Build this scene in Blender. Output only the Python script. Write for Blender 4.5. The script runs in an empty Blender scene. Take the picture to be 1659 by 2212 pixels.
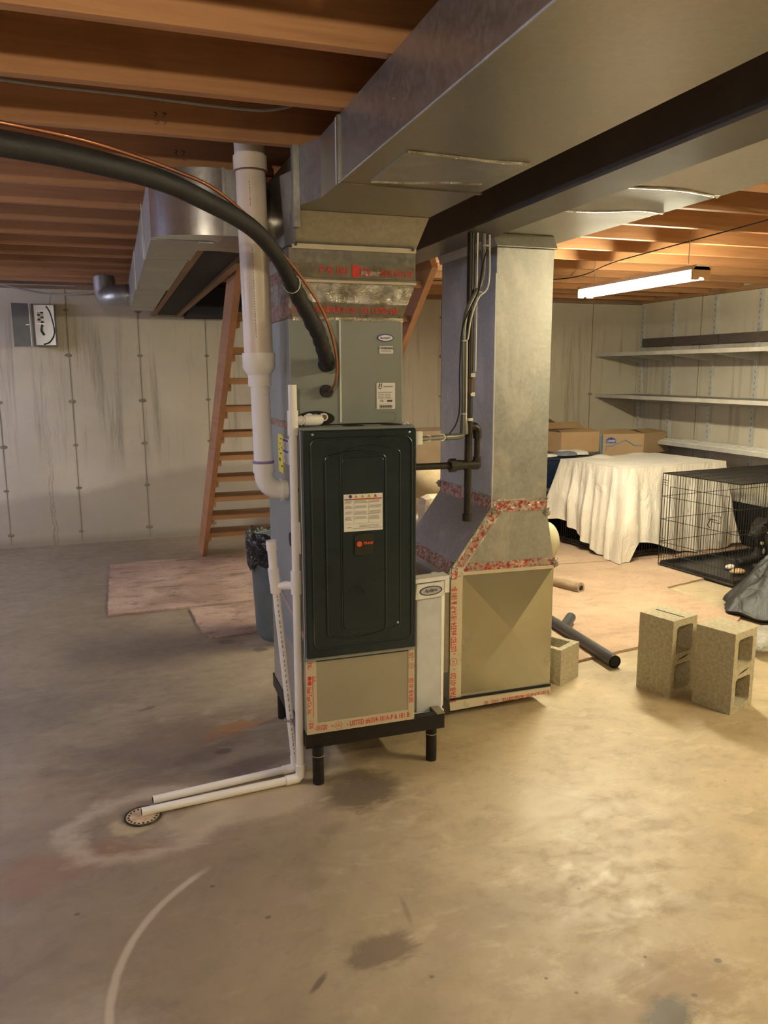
import bpy, bmesh, math, random
from mathutils import Vector, Matrix, noise as mnoise
random.seed(7)
C = bpy.context.scene.collection
S = bpy.context.scene
# ---------------- camera, world, exposure ----------------
cam_d = bpy.data.cameras.new('camera'); cam = bpy.data.objects.new('camera', cam_d); C.objects.link(cam)
S.camera = cam
cam_d.sensor_fit = 'HORIZONTAL'; cam_d.sensor_width = 36.0
cam_d.lens = 36.0 * 1700 / 1659
cam_d.clip_start = 0.02
yaw, pitch, roll = 0.32564382, 0.17630647, -0.00352765
fw = Vector((math.sin(yaw)*math.cos(pitch), math.cos(yaw)*math.cos(pitch), -math.sin(pitch)))
r0 = Vector((math.cos(yaw), -math.sin(yaw), 0)); u0 = r0.cross(fw)
rr = r0*math.cos(roll)+u0*math.sin(roll); uu = -r0*math.sin(roll)+u0*math.cos(roll)
m = Matrix(((rr.x, uu.x, -fw.x), (rr.y, uu.y, -fw.y), (rr.z, uu.z, -fw.z))).to_4x4()
m.translation = Vector((0, 0, 1.6)); cam.matrix_world = m
S.view_settings.view_transform = 'Standard'; S.view_settings.look = 'None'
S.view_settings.gamma = 1.0; S.view_settings.use_curve_mapping = False
S.view_settings.exposure = 1.8
w = bpy.data.worlds.new('world'); S.world = w; w.use_nodes = True
w.node_tree.nodes['Background'].inputs[0].default_value = (0.75, 0.8, 1.0, 1)
w.node_tree.nodes['Background'].inputs[1].default_value = 0.02
# lamp settings (the lamps themselves are built further down)
WARM = (1.0, 0.87, 0.53); WHITE = (1.0, 0.93, 0.68); BLUE = (0.73, 0.75, 1.0); BULB = (1.0, 0.84, 0.60)
E_RIGHT, E_FRONT, E_LEFT, E_BULB = 70.0, 64.0, 18.0, 15.0

# ---------------- materials ----------------
MATS = {}
def lin(c): return tuple(((x/12.92) if x <= 0.04045 else ((x+0.055)/1.055)**2.4) for x in c)
def rgb(r, g, b): return lin((r/255, g/255, b/255))
class NT:
    def __init__(s, name):
        s.m = bpy.data.materials.new(name); s.m.use_nodes = True; s.t = s.m.node_tree
        s.b = s.t.nodes['Principled BSDF']; s.tc = s.t.nodes.new('ShaderNodeTexCoord')
    def n(s, t, **k):
        x = s.t.nodes.new(t)
        for a, v in k.items(): setattr(x, a, v)
        return x
    def L(s, a, b): s.t.links.new(a, b)
    def mapped(s, scale=(1, 1, 1), loc=(0, 0, 0), coord='Object'):
        mp = s.n('ShaderNodeMapping'); mp.inputs['Scale'].default_value = scale; mp.inputs['Location'].default_value = loc
        s.L(s.tc.outputs[coord], mp.inputs['Vector']); return mp.outputs[0]
    def noise(s, scale=5, detail=6, rough=.6, vec=None, dist=0):
        x = s.n('ShaderNodeTexNoise'); x.inputs['Scale'].default_value = scale; x.inputs['Detail'].default_value = detail
        x.inputs['Roughness'].default_value = rough; x.inputs['Distortion'].default_value = dist
        s.L(vec if vec is not None else s.tc.outputs['Object'], x.inputs['Vector']); return x.outputs[0]
    def vor(s, scale, vec=None, out='Color', feature='F1'):
        x = s.n('ShaderNodeTexVoronoi', feature=feature); x.inputs['Scale'].default_value = scale
        s.L(vec if vec is not None else s.tc.outputs['Object'], x.inputs['Vector']); return x.outputs[out]
    def ramp(s, v, a, b, lo=0.0, hi=1.0):
        x = s.n('ShaderNodeMapRange'); x.inputs['From Min'].default_value = a; x.inputs['From Max'].default_value = b
        x.inputs['To Min'].default_value = lo; x.inputs['To Max'].default_value = hi; s.L(v, x.inputs['Value']); return x.outputs[0]
    def math(s, op, a, b=None, c=None):
        x = s.n('ShaderNodeMath', operation=op)
        for i, v in enumerate((a, b, c)):
            if v is None: continue
            if isinstance(v, (int, float)): x.inputs[i].default_value = v
            else: s.L(v, x.inputs[i])
        return x.outputs[0]
    def mix(s, f, a, b, mode='MIX'):
        x = s.n('ShaderNodeMix', data_type='RGBA', blend_type=mode)
        for i, v in ((0, f), (6, a), (7, b)):
            if isinstance(v, (int, float)): x.inputs[i].default_value = v
            elif isinstance(v, tuple): x.inputs[i].default_value = (*v[:3], 1)
            else: s.L(v, x.inputs[i])
        return x.outputs[2]
    def color(s, v):
        if isinstance(v, tuple): s.b.inputs['Base Color'].default_value = (*v[:3], 1)
        else: s.L(v, s.b.inputs['Base Color'])
    def rough(s, v):
        if isinstance(v, (int, float)): s.b.inputs['Roughness'].default_value = v
        else: s.L(v, s.b.inputs['Roughness'])
    def bump(s, h, strength=.3, dist=.01):
        x = s.n('ShaderNodeBump'); x.inputs['Strength'].default_value = strength; x.inputs['Distance'].default_value = dist
        s.L(h, x.inputs['Height']); s.L(x.outputs[0], s.b.inputs['Normal'])
def plain(name, col, rough=.5, metal=0.0, var=.12, scale=9, bump=0.0, bscale=60, spec=.5, stretch=(1, 1, 1)):
    if name in MATS: return MATS[name]
    t = NT(name); v = t.mapped(stretch)
    n = t.noise(scale, 5, .6, v)
    c2 = tuple(max(0, x*(1-var)) for x in col); c3 = tuple(min(1, x*(1+var)) for x in col)
    t.color(t.mix(t.ramp(n, .3, .7), c2, c3)); t.rough(t.ramp(n, .3, .7, max(0.02, rough-.06), min(1, rough+.06)))
    t.b.inputs['Metallic'].default_value = metal; t.b.inputs['Specular IOR Level'].default_value = spec
    if bump: t.bump(t.noise(bscale, 3, .6, v), bump, .004)
    MATS[name] = t.m; return t.m
def emis(name, col, e):
    t = NT(name); t.color(col); t.b.inputs['Emission Color'].default_value = (*col, 1); t.b.inputs['Emission Strength'].default_value = e
    return t.m

def galv(name, base=(.41, .40, .36), rough=.34, metal=.88, spangle=.12, dirt=0.0):
    t = NT(name)
    vo = t.vor(75); sep = t.n('ShaderNodeSeparateColor'); t.L(vo, sep.inputs[0])
    n = t.noise(3.5, 6, .65)
    k = t.math('ADD', t.math('MULTIPLY', sep.outputs[0], spangle), t.math('MULTIPLY', n, .22))
    c = t.mix(t.ramp(k, .05, .3), tuple(x*.74 for x in base), base)
    if dirt:
        d = t.noise(3.0, 8, .7, t.mapped((1.6, 1.6, .7)), 1.2); c = t.mix(t.ramp(d, .50, .62, 0, dirt), c, (.74, .74, .70))
    t.color(c); t.rough(t.ramp(k, 0, .35, rough-.07, rough+.12))
    t.b.inputs['Metallic'].default_value = metal
    t.bump(t.noise(2.0, 3, .5), .12, .02)
    return t.m
M_GALV = galv('galvanized_steel')
M_GALV2 = galv('mottled_galvanized_steel', (.44, .455, .45), .38, .82, .14, .25)
M_BEAM = plain('painted_beam', (.125, .115, .11), .38, .1, .15, 4)
M_GREY = plain('grey_painted_steel', (.26, .285, .27), .42, .15, .05, 3)
M_DOOR = plain('dark_green_enamel', (.010, .022, .027), .30, .0, .12, 4, .06, 220, .5)
M_PVC = plain('white_pvc', (.86, .84, .80), .32, 0, .05, 3)
M_PVCY = plain('aged_pvc', (.72, .64, .54), .36, 0, .12, 6)
M_PURPLE = plain('purple_primer', (.30, .22, .42), .5)
M_STAIN = plain('brown_primer_stain', (.20, .10, .08), .6)
M_BLACKPIPE = plain('black_iron', (.045, .040, .034), .42, .55, .25, 20)
M_FOAM = plain('black_foam', (.012, .0125, .015), .6, 0, .2, 14, .4, 90)
M_COPPER = plain('copper', (.40, .17, .10), .32, .85, .15)
M_BLACK = plain('black_plastic', (.016, .016, .018), .38)
M_BLACKWIRE = plain('black_wire', (.018, .016, .014), .42)
M_WHITEMETAL = plain('white_enamel', (.70, .70, .68), .4)
M_WHITEPL = plain('white_plastic', (.80, .79, .76), .4)
M_HUMGREY = plain('pale_grey_plastic', (.58, .60, .62), .42)
M_HUMSIDE = plain('grey_green_plastic', (.40, .41, .36), .45)
M_PAPER = plain('paper_label', (.78, .77, .74), .55, 0, .03)
M_INK = plain('dark_ink', (.05, .05, .055), .6)
M_INKG = plain('grey_ink', (.30, .29, .28), .6)
M_RED = plain('red_ink', (.62, .05, .035), .5)
M_ORANGE = plain('orange_red', (.72, .10, .045), .45)
M_YEL = plain('yellow_label', (.80, .66, .03), .5)
M_YEL2 = plain('amber_print', (.75, .48, .05), .5)
M_BLUEI = plain('blue_ink', (.04, .06, .32), .5)
M_NAVY = plain('navy_ink', (.04, .04, .11), .4)
M_RUST = plain('rust_band', (.42, .10, .03), .5)
M_CONDUIT = plain('conduit_grey', (.20, .20, .185), .4, .4)
M_TIE = plain('nylon_tie', (.72, .70, .60), .5)
M_HOLE = plain('dark_hole', (.008, .008, .008), .8)
M_GREYCAN = plain('grey_plastic_can', (.13, .155, .155), .5, 0, .18, 8)
M_CUSH = plain('tan_cushion', (.36, .28, .17), .9, 0, .12, 30, .3, 200)
M_CREAM = plain('cream_upholstery', (.62, .52, .36), .9, 0, .08, 20, .3, 160)
M_OLIVE = plain('olive_cushion', (.42, .38, .24), .85, 0, .08, 8)
M_CARD = plain('cardboard', (.50, .33, .17), .8, 0, .07, 5)
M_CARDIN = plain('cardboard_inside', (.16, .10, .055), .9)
M_TOTE = plain('navy_tote', (.012, .022, .05), .4)
M_CHEST = plain('black_chest', (.013, .012, .012), .5)
M_GREYCLOTH = plain('grey_cloth', (.20, .20, .24), .8, 0, .3, 20)
M_SHIRT = plain('white_cloth', (.76, .74, .66), .8, 0, .05, 10)
M_SHELF = plain('grey_shelf', (.30, .29, .27), .5, .1, .12, 6)
M_SHELFEDGE = plain('pale_shelf_edge', (.55, .52, .46), .5)
M_STD = plain('steel_standard', (.62, .62, .60), .35, .3)
M_TRIMW = plain('white_trim', (.80, .78, .70), .45)
M_PLANK = plain('dark_plank', (.11, .085, .07), .7, 0, .3, 12, stretch=(8, 1, 8))
M_LAMPW = plain('lamp_housing_white', (.82, .82, .80), .4)
M_CABLE = plain('grey_cable', (.34, .33, .30), .5)
M_DOGSKIN = plain('dog_coat_mark', (.30, .25, .19), .8)
M_SILVER = plain('silver', (.7, .7, .7), .25, .9)
M_PIPEABS = plain('black_abs', (.045, .045, .05), .35)
M_ZINC = plain('zinc_screw', (.6, .6, .6), .3, .9)
M_PANELIN = galv('bright_panel_steel', (.46, .49, .56), .22, .9, .1)
M_PANELG = plain('panel_grey', (.17, .18, .20), .4, .2)
M_DRAIN = plain('drain_tan', (.60, .44, .26), .6, 0, .3, 40)

def wood(name, a, b, seed=0.0, rough=.7, axis='X'):
    t = NT(name)
    st = {'X': (1.2, 22, 22), 'Y': (22, 1.2, 22), 'Z': (22, 22, 1.2)}[axis]
    oi = t.n('ShaderNodeObjectInfo')
    vm = t.n('ShaderNodeVectorMath', operation='ADD'); t.L(t.mapped(st), vm.inputs[0])
    cb = t.n('ShaderNodeCombineXYZ'); rv = t.math('MULTIPLY', oi.outputs['Random'], 40.0)
    for i in range(3): t.L(rv, cb.inputs[i])
    t.L(cb.outputs[0], vm.inputs[1])
    n = t.noise(1.0, 6, .65, vm.outputs[0], .8)
    n2 = t.noise(3, 3, .5)
    c = t.mix(t.ramp(n, .3, .7), a, b)
    c = t.mix(t.ramp(n2, .62, .72, 0, .35), c, tuple(x*.45 for x in a))
    br = t.ramp(oi.outputs['Random'], 0, 1, .8, 1.15)
    vs = t.n('ShaderNodeVectorMath', operation='SCALE'); t.L(c, vs.inputs[0]); t.L(br, vs.inputs['Scale'])
    t.color(vs.outputs[0]); t.rough(rough); t.bump(n, .15, .004)
    return t.m
M_JOIST = wood('joist_pine', (.37, .175, .075), (.55, .285, .125))
M_STAIR = wood('stair_pine', (.40, .19, .09), (.52, .27, .13), axis='Y')
M_TREAD = wood('tread_pine', (.34, .18, .08), (.46, .25, .11))
M_LUMBER = wood('brown_lumber', (.22, .13, .08), (.30, .19, .12), axis='Y')

def osb():
    t = NT('osb_deck')
    v = t.vor(38, t.mapped((1, 1.6, 1))); sp = t.n('ShaderNodeSeparateColor'); t.L(v, sp.inputs[0])
    n = t.noise(2.5, 5, .6)
    c = t.mix(t.ramp(sp.outputs[0], 0, 1), (.16, .08, .04), (.30, .155, .07)); c = t.mix(t.ramp(n, .35, .7, 0, .5), c, (.13, .065, .035))
    t.color(c); t.rough(.85); return t.m
M_OSB = osb()

def floor_mat():
    t = NT('stained_concrete_floor')
    pos = t.n('ShaderNodeSeparateXYZ'); t.L(t.tc.outputs['Object'], pos.inputs[0]); X, Y = pos.outputs[0], pos.outputs[1]
    n1 = t.noise(.9, 7, .62, dist=.5); n2 = t.noise(3.2, 8, .68, dist=.8); n3 = t.noise(24, 4, .6); n4 = t.noise(7, 6, .7, t.mapped((.7, 1.3, 1)), .4)
    c = t.mix(t.ramp(n1, .34, .66), (.41, .325, .20), (.53, .43, .275))
    c = t.mix(t.ramp(n2, .45, .66, 0, .5), c, (.29, .225, .145))
    c = t.mix(t.ramp(n4, .53, .66, 0, .42), c, (.64, .55, .39)); n5 = t.noise(13, 7, .75, t.mapped((.8, 1.1, 1), (3, 1, 0)), .35); c = t.mix(t.ramp(n5, .52, .68, 0, .38), c, (.25, .19, .125))
    c = t.mix(t.ramp(n3, .60, .74, 0, .16), c, (.20, .15, .10))
    # left half of the slab: soiled, and its dimmer light painted in as brown
    soil_shade = t.math('MULTIPLY', t.ramp(t.math('ADD', X, t.math('MULTIPLY', t.math('SUBTRACT', n1, .5), 1.6)), .15, 1.05, 1, 0), .72)
    c = t.mix(soil_shade, c, t.mix(t.ramp(n2, .35, .65), (.13, .10, .078), (.25, .19, .14)))
    def blob(cx, cy, rx, ry, rot, amp, edge, colr, strength, ns=n4, ring=None):
        nonlocal c
        dx = t.math('SUBTRACT', X, cx); dy = t.math('SUBTRACT', Y, cy); ca, sa = math.cos(rot), math.sin(rot)
        u = t.math('DIVIDE', t.math('ADD', t.math('MULTIPLY', dx, ca), t.math('MULTIPLY', dy, sa)), rx)
        v = t.math('DIVIDE', t.math('SUBTRACT', t.math('MULTIPLY', dy, ca), t.math('MULTIPLY', dx, sa)), ry)
        d = t.math('SQRT', t.math('ADD', t.math('MULTIPLY', u, u), t.math('MULTIPLY', v, v)))
        d = t.math('ADD', d, t.math('MULTIPLY', t.math('SUBTRACT', ns, .5), amp))
        if ring: d = t.math('ABSOLUTE', t.math('SUBTRACT', d, 1.0)); msk = t.ramp(d, ring, ring+edge, strength, 0)
        else: msk = t.ramp(d, 1-edge, 1, strength, 0)
        c = t.mix(msk, c, colr)
        return msk
    DK = (.16, .125, .085)
    blob(.63, 1.86, .12, .075, .2, 2.2, .4, (.15, .11, .075), .8)
    blob(.74, 2.0, .012, .075, -.1, 1.4, .6, DK, .55)
    blob(1.27, 1.45, .30, .15, .3, 2.2, .6, (.27, .18, .10), .75)
    blob(1.24, 1.41, .10, .07, .3, 1.8, .4, (.11, .10, .08), .85)
    blob(.42, 1.80, .05, .012, .8, 2.0, .5, (.10, .075, .06), .8)
    blob(.80, 2.72, .20, .18, 0, 2.0, .4, (.14, .105, .07), .85)
    blob(.62, 2.46, .10, .05, .8, 2.0, .7, DK, .4)
    blob(.10, 3.35, .55, .35, .4, 2.2, .6, (.13, .085, .06), .55)
    blob(-.55, 3.9, .9, .4, .3, 2.2, .7, (.12, .095, .08), .5)
    blob(.44, 3.42, .17, .10, .5, 2.2, .6, (.36, .15, .045), .6)
    blob(.45, 3.04, .26, .10, .1, 1.4, .6, (.10, .075, .065), .6)
    blob(-.3, 2.55, .45, .16, .1, 2.4, .6, (.27, .15, .09), .5)
    blob(.06, 3.76, .06, .02, .5, 1.8, .5, (.09, .06, .045), .8)
    blob(-.25, 1.75, .3, .25, .2, 2.4, .7, (.46, .40, .33), .45)
    blob(.62, 5.0, .3, .5, .2, 2.0, .7, (.13, .10, .09), .5)
    blob(1.45, 2.35, .2, .2, .0, 2.4, .5, (.66, .58, .42), .4)
    blob(.02, 2.74, .27, .20, .15, 1.0, .25, (.55, .46, .34), .55, ring=.03)
    blob(.35, 2.72, .42, .13, .12, 1.6, .35, (.56, .47, .33), .5)
    blob(-.03, 2.74, .10, .075, 0, 1.5, .3, (.52, .42, .24), .65)
    blob(.0, 2.79, .085, .085, 0, .6, .3, (.07, .055, .045), .7)
    # pale scuffed arc swept on the slab
    rx_, ry_ = .52, .52
    dx = t.math('SUBTRACT', X, .52); dy = t.math('SUBTRACT', Y, 1.86)
    d = t.math('SQRT', t.math('ADD', t.math('MULTIPLY', dx, dx), t.math('MULTIPLY', dy, dy)))
    d = t.math('ABSOLUTE', t.math('SUBTRACT', t.math('ADD', d, t.math('MULTIPLY', t.math('SUBTRACT', n2, .5), .02)), .625))
    arc = t.math('MULTIPLY', t.ramp(d, .006, .016, .62, 0), t.math('MULTIPLY', t.ramp(X, .14, .22, 1, 0), t.ramp(Y, 1.55, 1.7, 0, 1)))
    c = t.mix(arc, c, (.60, .52, .40))
    for (x, y, r) in ((.713, 1.724, .008), (.34, 2.1, .012), (1.335, 1.444, .01), (1.48, 1.524, .014), (1.287, 1.913, .008), (1.3, 1.6, .006), (1.05, 1.55, .007), (.35, 3.2, .04), (.55, 4.6, .06), (.72, 4.4, .05), (1.0, 1.62, .007), (.2, 2.3, .01), (-.2, 2.3, .012), (2.2, 2.3, .006)):
        blob(x, y, r, r*.8, 0, 1.0, .4, (.10, .075, .055), .7, n3)
    t.color(c)
    t.rough(t.ramp(n5, .35, .65, .38, .58)); t.b.inputs['Specular IOR Level'].default_value = .45
    bh = t.math('ADD', n4, t.math('MULTIPLY', n3, .35)); t.bump(bh, .035, .004)
    return t.m
M_FLOOR = floor_mat()

def wall_mat(name, ax):
    t = NT(name)
    st = (9, 9, .45)
    v = t.mapped(st); n1 = t.noise(1.0, 7, .7, v, .3); n2 = t.noise(1.3, 6, .6); n3 = t.noise(14, 5, .65)
    pos = t.n('ShaderNodeSeparateXYZ'); t.L(t.tc.outputs['Object'], pos.inputs[0])
    U = pos.outputs[0 if ax == 'X' else 1]; Zc = pos.outputs[2]
    c = t.mix(t.ramp(n2, .3, .7), (.54, .485, .37), (.66, .60, .465))
    band = t.math('MULTIPLY', t.ramp(Zc, .65, 1.0), t.ramp(Zc, 1.95, 2.2, 1, 0))
    c = t.mix(t.math('MULTIPLY', t.ramp(n1, .53, .68, 0, .7), band), c, (.25, .22, .16))
    c = t.mix(t.ramp(n3, .60, .75, 0, .30), c, (.33, .29, .22))
    if ax == 'X':   # lower wall darker below an uneven edge that rises to the right
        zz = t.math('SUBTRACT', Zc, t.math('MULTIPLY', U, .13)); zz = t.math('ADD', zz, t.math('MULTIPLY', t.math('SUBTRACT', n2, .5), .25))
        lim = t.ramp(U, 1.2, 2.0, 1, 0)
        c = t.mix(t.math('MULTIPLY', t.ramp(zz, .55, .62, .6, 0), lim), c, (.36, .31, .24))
        for cx, w_, h_, zc in ((-.62, .006, .75, .6), (-.60, .004, .9, 1.3)):
            d = t.math('ABSOLUTE', t.math('SUBTRACT', t.math('ADD', U, t.math('MULTIPLY', t.math('SUBTRACT', t.noise(4, 5, .7), .5), .14)), cx))
            c = t.mix(t.math('MULTIPLY', t.ramp(d, w_*.5, w_*1.6, .55, 0), t.ramp(Zc, 0, zc+h_, 1, 0)), c, (.2, .16, .12))
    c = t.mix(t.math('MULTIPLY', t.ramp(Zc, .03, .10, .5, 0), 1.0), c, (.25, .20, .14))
    t.color(c); t.rough(.88); t.bump(t.math('ADD', n3, t.math('MULTIPLY', n1, .5)), .2, .006)
    return t.m
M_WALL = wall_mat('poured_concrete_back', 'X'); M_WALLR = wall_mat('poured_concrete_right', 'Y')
M_SEAM = plain('concrete_seam', (.27, .24, .18), .9, 0, .2, 20)
def block_mat():
    t = NT('concrete_block'); n = t.noise(60, 4, .7); n2 = t.noise(6, 4, .6); v = t.vor(140, out='Distance')
    c = t.mix(t.ramp(n, .35, .65), (.36, .32, .22), (.52, .47, .34)); c = t.mix(t.ramp(n2, .6, .75, 0, .35), c, (.25, .22, .16))
    t.color(c); t.rough(.95); t.bump(t.math('ADD', n, v), .6, .004); return t.m
M_BLOCK = block_mat()
def carpet_mat(name, a, b, stain):
    t = NT(name); n = t.noise(2.2, 6, .6, dist=.4); n2 = t.noise(90, 3, .7); n3 = t.noise(5, 7, .7, t.mapped((1, 2.2, 1)), .7)
    c = t.mix(t.ramp(n, .32, .68), a, b); c = t.mix(t.ramp(n3, .52, .70, 0, stain), c, tuple(x*.42 for x in a)); c = t.mix(t.ramp(n2, .5, .7, 0, .35), c, tuple(x*.6 for x in a))
    t.color(c); t.rough(1.0); t.b.inputs['Specular IOR Level'].default_value = .1; t.bump(n2, .8, .01); return t.m
M_RUG = carpet_mat('beige_carpet', (.45, .32, .225), (.56, .41, .295), .35)
M_RUGP = carpet_mat('soiled_pink_carpet', (.36, .24, .18), (.62, .45, .34), .9)
def satin():
    t = NT('white_satin'); n = t.noise(3.5, 5, .6, t.mapped((1, 1, .5)), 1.2)
    t.color(t.mix(t.ramp(n, .3, .7), (.76, .70, .61), (.84, .79, .70))); t.rough(.38); t.b.inputs['Sheen Weight'].default_value = .2
    t.bump(t.noise(9, 5, .6, t.mapped((1.3, 1.3, .6)), 1.5), .65, .03); return t.m
M_SATIN = satin()
def bag_mat(name, col, rough, sc=5):
    t = NT(name); n = t.noise(sc, 4, .5, dist=1.5); t.color(col); t.rough(rough); t.bump(n, .9, .03); return t.m
M_BAG = bag_mat('black_bin_bag', (.012, .012, .012), .22, 14)
M_SACK = bag_mat('charcoal_sack', (.017, .016, .015), .55, 5)
def tape_mat():
    t = NT('foil_tape'); n = t.noise(30, 4, .6, dist=.8); t.color((.62, .56, .42)); t.rough(t.ramp(n, .3, .7, .25, .5))
    t.b.inputs['Metallic'].default_value = .25; t.bump(n, .12, .004); return t.m
M_TAPE = tape_mat()
def crinkle():
    t = NT('crinkled_foil_tape'); n = t.noise(16, 5, .7, dist=1.8); n2 = t.noise(8, 4, .6, dist=.5)
    t.color(t.mix(t.ramp(n2, .45, .6), (.62, .60, .55), (.34, .31, .26))); t.rough(.16); t.b.inputs['Metallic'].default_value = .8; t.bump(n, .9, .02); return t.m
M_FOIL = crinkle(); M_TAPE_SHADED = plain('shaded_clear_tape', (.27, .24, .18), .3, .4, .25, 14, .3, 60)  # clear tape, with the plenum's shade put into its darker colour
def redfoil():
    t = NT('red_printed_foil'); n = t.noise(16, 5, .7, dist=1.8); n2 = t.noise(60, 3, .6, t.mapped((1, 1, 1)))
    t.color(t.mix(t.ramp(n2, .47, .58), (.38, .33, .28), (.36, .045, .035))); t.rough(.22); t.b.inputs['Metallic'].default_value = .35; t.bump(n, .7, .015); return t.m
M_REDFOIL = redfoil()
def plastic_clear():
    t = NT('clear_plastic'); t.color((.8, .78, .72)); t.rough(.12); t.b.inputs['Transmission Weight'].default_value = .6
    t.bump(t.noise(12, 4, .6, dist=2), .9, .03); return t.m
M_CLEAR = plastic_clear()
def dogmat():
    t = NT('black_dog_coat'); n = t.noise(60, 4, .6, t.mapped((1, 1, 3))); t.color(t.mix(t.ramp(n, .4, .7), (.010, .009, .009), (.04, .036, .032))); t.rough(.5); t.bump(n, .5, .004); return t.m
M_DOG = dogmat()

# ---------------- mesh helpers ----------------
class MB:
    def __init__(s): s.v = []; s.f = []; s.sm = []
    def add(s, vs, fs, smooth=False):
        o = len(s.v); s.v += [tuple(p) for p in vs]; s.f += [tuple(i+o for i in f) for f in fs]; s.sm += [smooth]*len(fs); return s
    def box(s, x0, x1, y0, y1, z0, z1):
        return s.hexa([(x0, y0, z0), (x1, y0, z0), (x1, y1, z0), (x0, y1, z0), (x0, y0, z1), (x1, y0, z1), (x1, y1, z1), (x0, y1, z1)])
    def hexa(s, p): return s.add(p, [(0, 3, 2, 1), (4, 5, 6, 7), (0, 1, 5, 4), (1, 2, 6, 5), (2, 3, 7, 6), (3, 0, 4, 7)])
    def prism(s, poly, z0, z1):     # plan polygon extruded in z
        n = len(poly); vs = [(x, y, z0) for x, y in poly]+[(x, y, z1) for x, y in poly]
        return s.add(vs, [tuple(range(n-1, -1, -1)), tuple(range(n, 2*n))]+[(i, (i+1) % n, n+(i+1) % n, n+i) for i in range(n)])
    def extr(s, poly, d):           # 3D polygon extruded by vector
        n = len(poly); d = Vector(d); vs = [tuple(Vector(p)) for p in poly]+[tuple(Vector(p)+d) for p in poly]
        return s.add(vs, [tuple(range(n-1, -1, -1)), tuple(range(n, 2*n))]+[(i, (i+1) % n, n+(i+1) % n, n+i) for i in range(n)])
    def tube(s, pts, r, n=12, closed=False, cap=True):
        pts = [Vector(p) for p in pts]; N = len(pts); rs = r if isinstance(r, (list, tuple)) else [r]*N
        vs = []; up = None
        for i, p in enumerate(pts):
            a = pts[(i-1) % N] if (closed or i > 0) else p; b = pts[(i+1) % N] if (closed or i < N-1) else p
            t = (b-a).normalized()
            if up is None:
                up = Vector((0, 0, 1)) if abs(t.z) < .9 else Vector((1, 0, 0))
            x = t.cross(up)
            if x.length < 1e-6: x = t.cross(Vector((0, 1, 0)))
            x.normalize(); up = x.cross(t).normalized()
            for k in range(n):
                an = 2*math.pi*k/n; vs.append(tuple(p+(x*math.cos(an)+up*math.sin(an))*rs[i]))
        fs = []
        for i in range(N if closed else N-1):
            j = (i+1) % N
            for k in range(n): fs.append((i*n+k, i*n+(k+1) % n, j*n+(k+1) % n, j*n+k))
        s.add(vs, fs, n > 6)
        if cap and not closed: s.add(vs[:n], [tuple(range(n-1, -1, -1))]); s.add(vs[-n:], [tuple(range(n))])
        return s
    def cyl(s, a, b, r, n=20, r2=None): return s.tube([a, b], [r, r if r2 is None else r2], n)
    def sphere(s, c, r, nu=16, nv=10, sc=(1, 1, 1), fn=None):
        vs = []; fs = []
        for j in range(nv+1):
            th = math.pi*j/nv
            for i in range(nu):
                ph = 2*math.pi*i/nu; d = Vector((math.sin(th)*math.cos(ph)*sc[0], math.sin(th)*math.sin(ph)*sc[1], math.cos(th)*sc[2]))*r
                if fn: d = fn(d)
                vs.append(tuple(Vector(c)+d))
        for j in range(nv):
            for i in range(nu): fs.append((j*nu+i, (j+1)*nu+i, (j+1)*nu+(i+1) % nu, j*nu+(i+1) % nu))
        return s.add(vs, fs, True)
    def grid(s, fn, nu, nv, smooth=True):
        vs = [tuple(fn(i/nu, j/nv)) for j in range(nv+1) for i in range(nu+1)]
        fs = [(j*(nu+1)+i, j*(nu+1)+i+1, (j+1)*(nu+1)+i+1, (j+1)*(nu+1)+i) for j in range(nv) for i in range(nu)]
        return s.add(vs, fs, smooth)
    def build(s, name, mat, parent=None, bevel=0, label=None, kind=None, mods=None):
        me = bpy.data.meshes.new(name); me.from_pydata(s.v, [], s.f); me.update()
        bm = bmesh.new(); bm.from_mesh(me); bmesh.ops.remove_doubles(bm, verts=bm.verts, dist=1e-6) if mods != 'keep' else None
        bmesh.ops.recalc_face_normals(bm, faces=bm.faces) if mods != 'open' else None
        bm.to_mesh(me); bm.free()
        if any(s.sm):
            if len(me.polygons) == len(s.sm): me.polygons.foreach_set('use_smooth', s.sm)
            else: me.polygons.foreach_set('use_smooth', [True]*len(me.polygons))
            me.update()
            try: me.set_sharp_from_angle(angle=math.radians(38))
            except Exception: pass
        me.materials.append(mat)
        o = bpy.data.objects.new(name, me); C.objects.link(o)
        if parent is not None:
            o.parent = parent; o.location = -wloc(parent)
        if bevel:
            b = o.modifiers.new('bevel', 'BEVEL'); b.width = bevel; b.segments = 2; b.limit_method = 'ANGLE'; b.angle_limit = .6
        if label: o['label'] = label
        if kind: o['kind'] = kind
        return o
def wloc(o):
    l = Vector((0, 0, 0))
    while o is not None: l += o.location; o = o.parent
    return l
def thing(name, label, cat, loc=(0, 0, 0), group=None):
    o = bpy.data.objects.new(name, None); C.objects.link(o); o.location = loc; o['label'] = label; o['category'] = cat
    o.empty_display_size = .1
    if group: o['group'] = group
    return o
def tag(o, label, cat, group=None):
    o['label'] = label; o['category'] = cat
    if group: o['group'] = group
    return o
def struct(o): o['kind'] = 'structure'; return o
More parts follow.
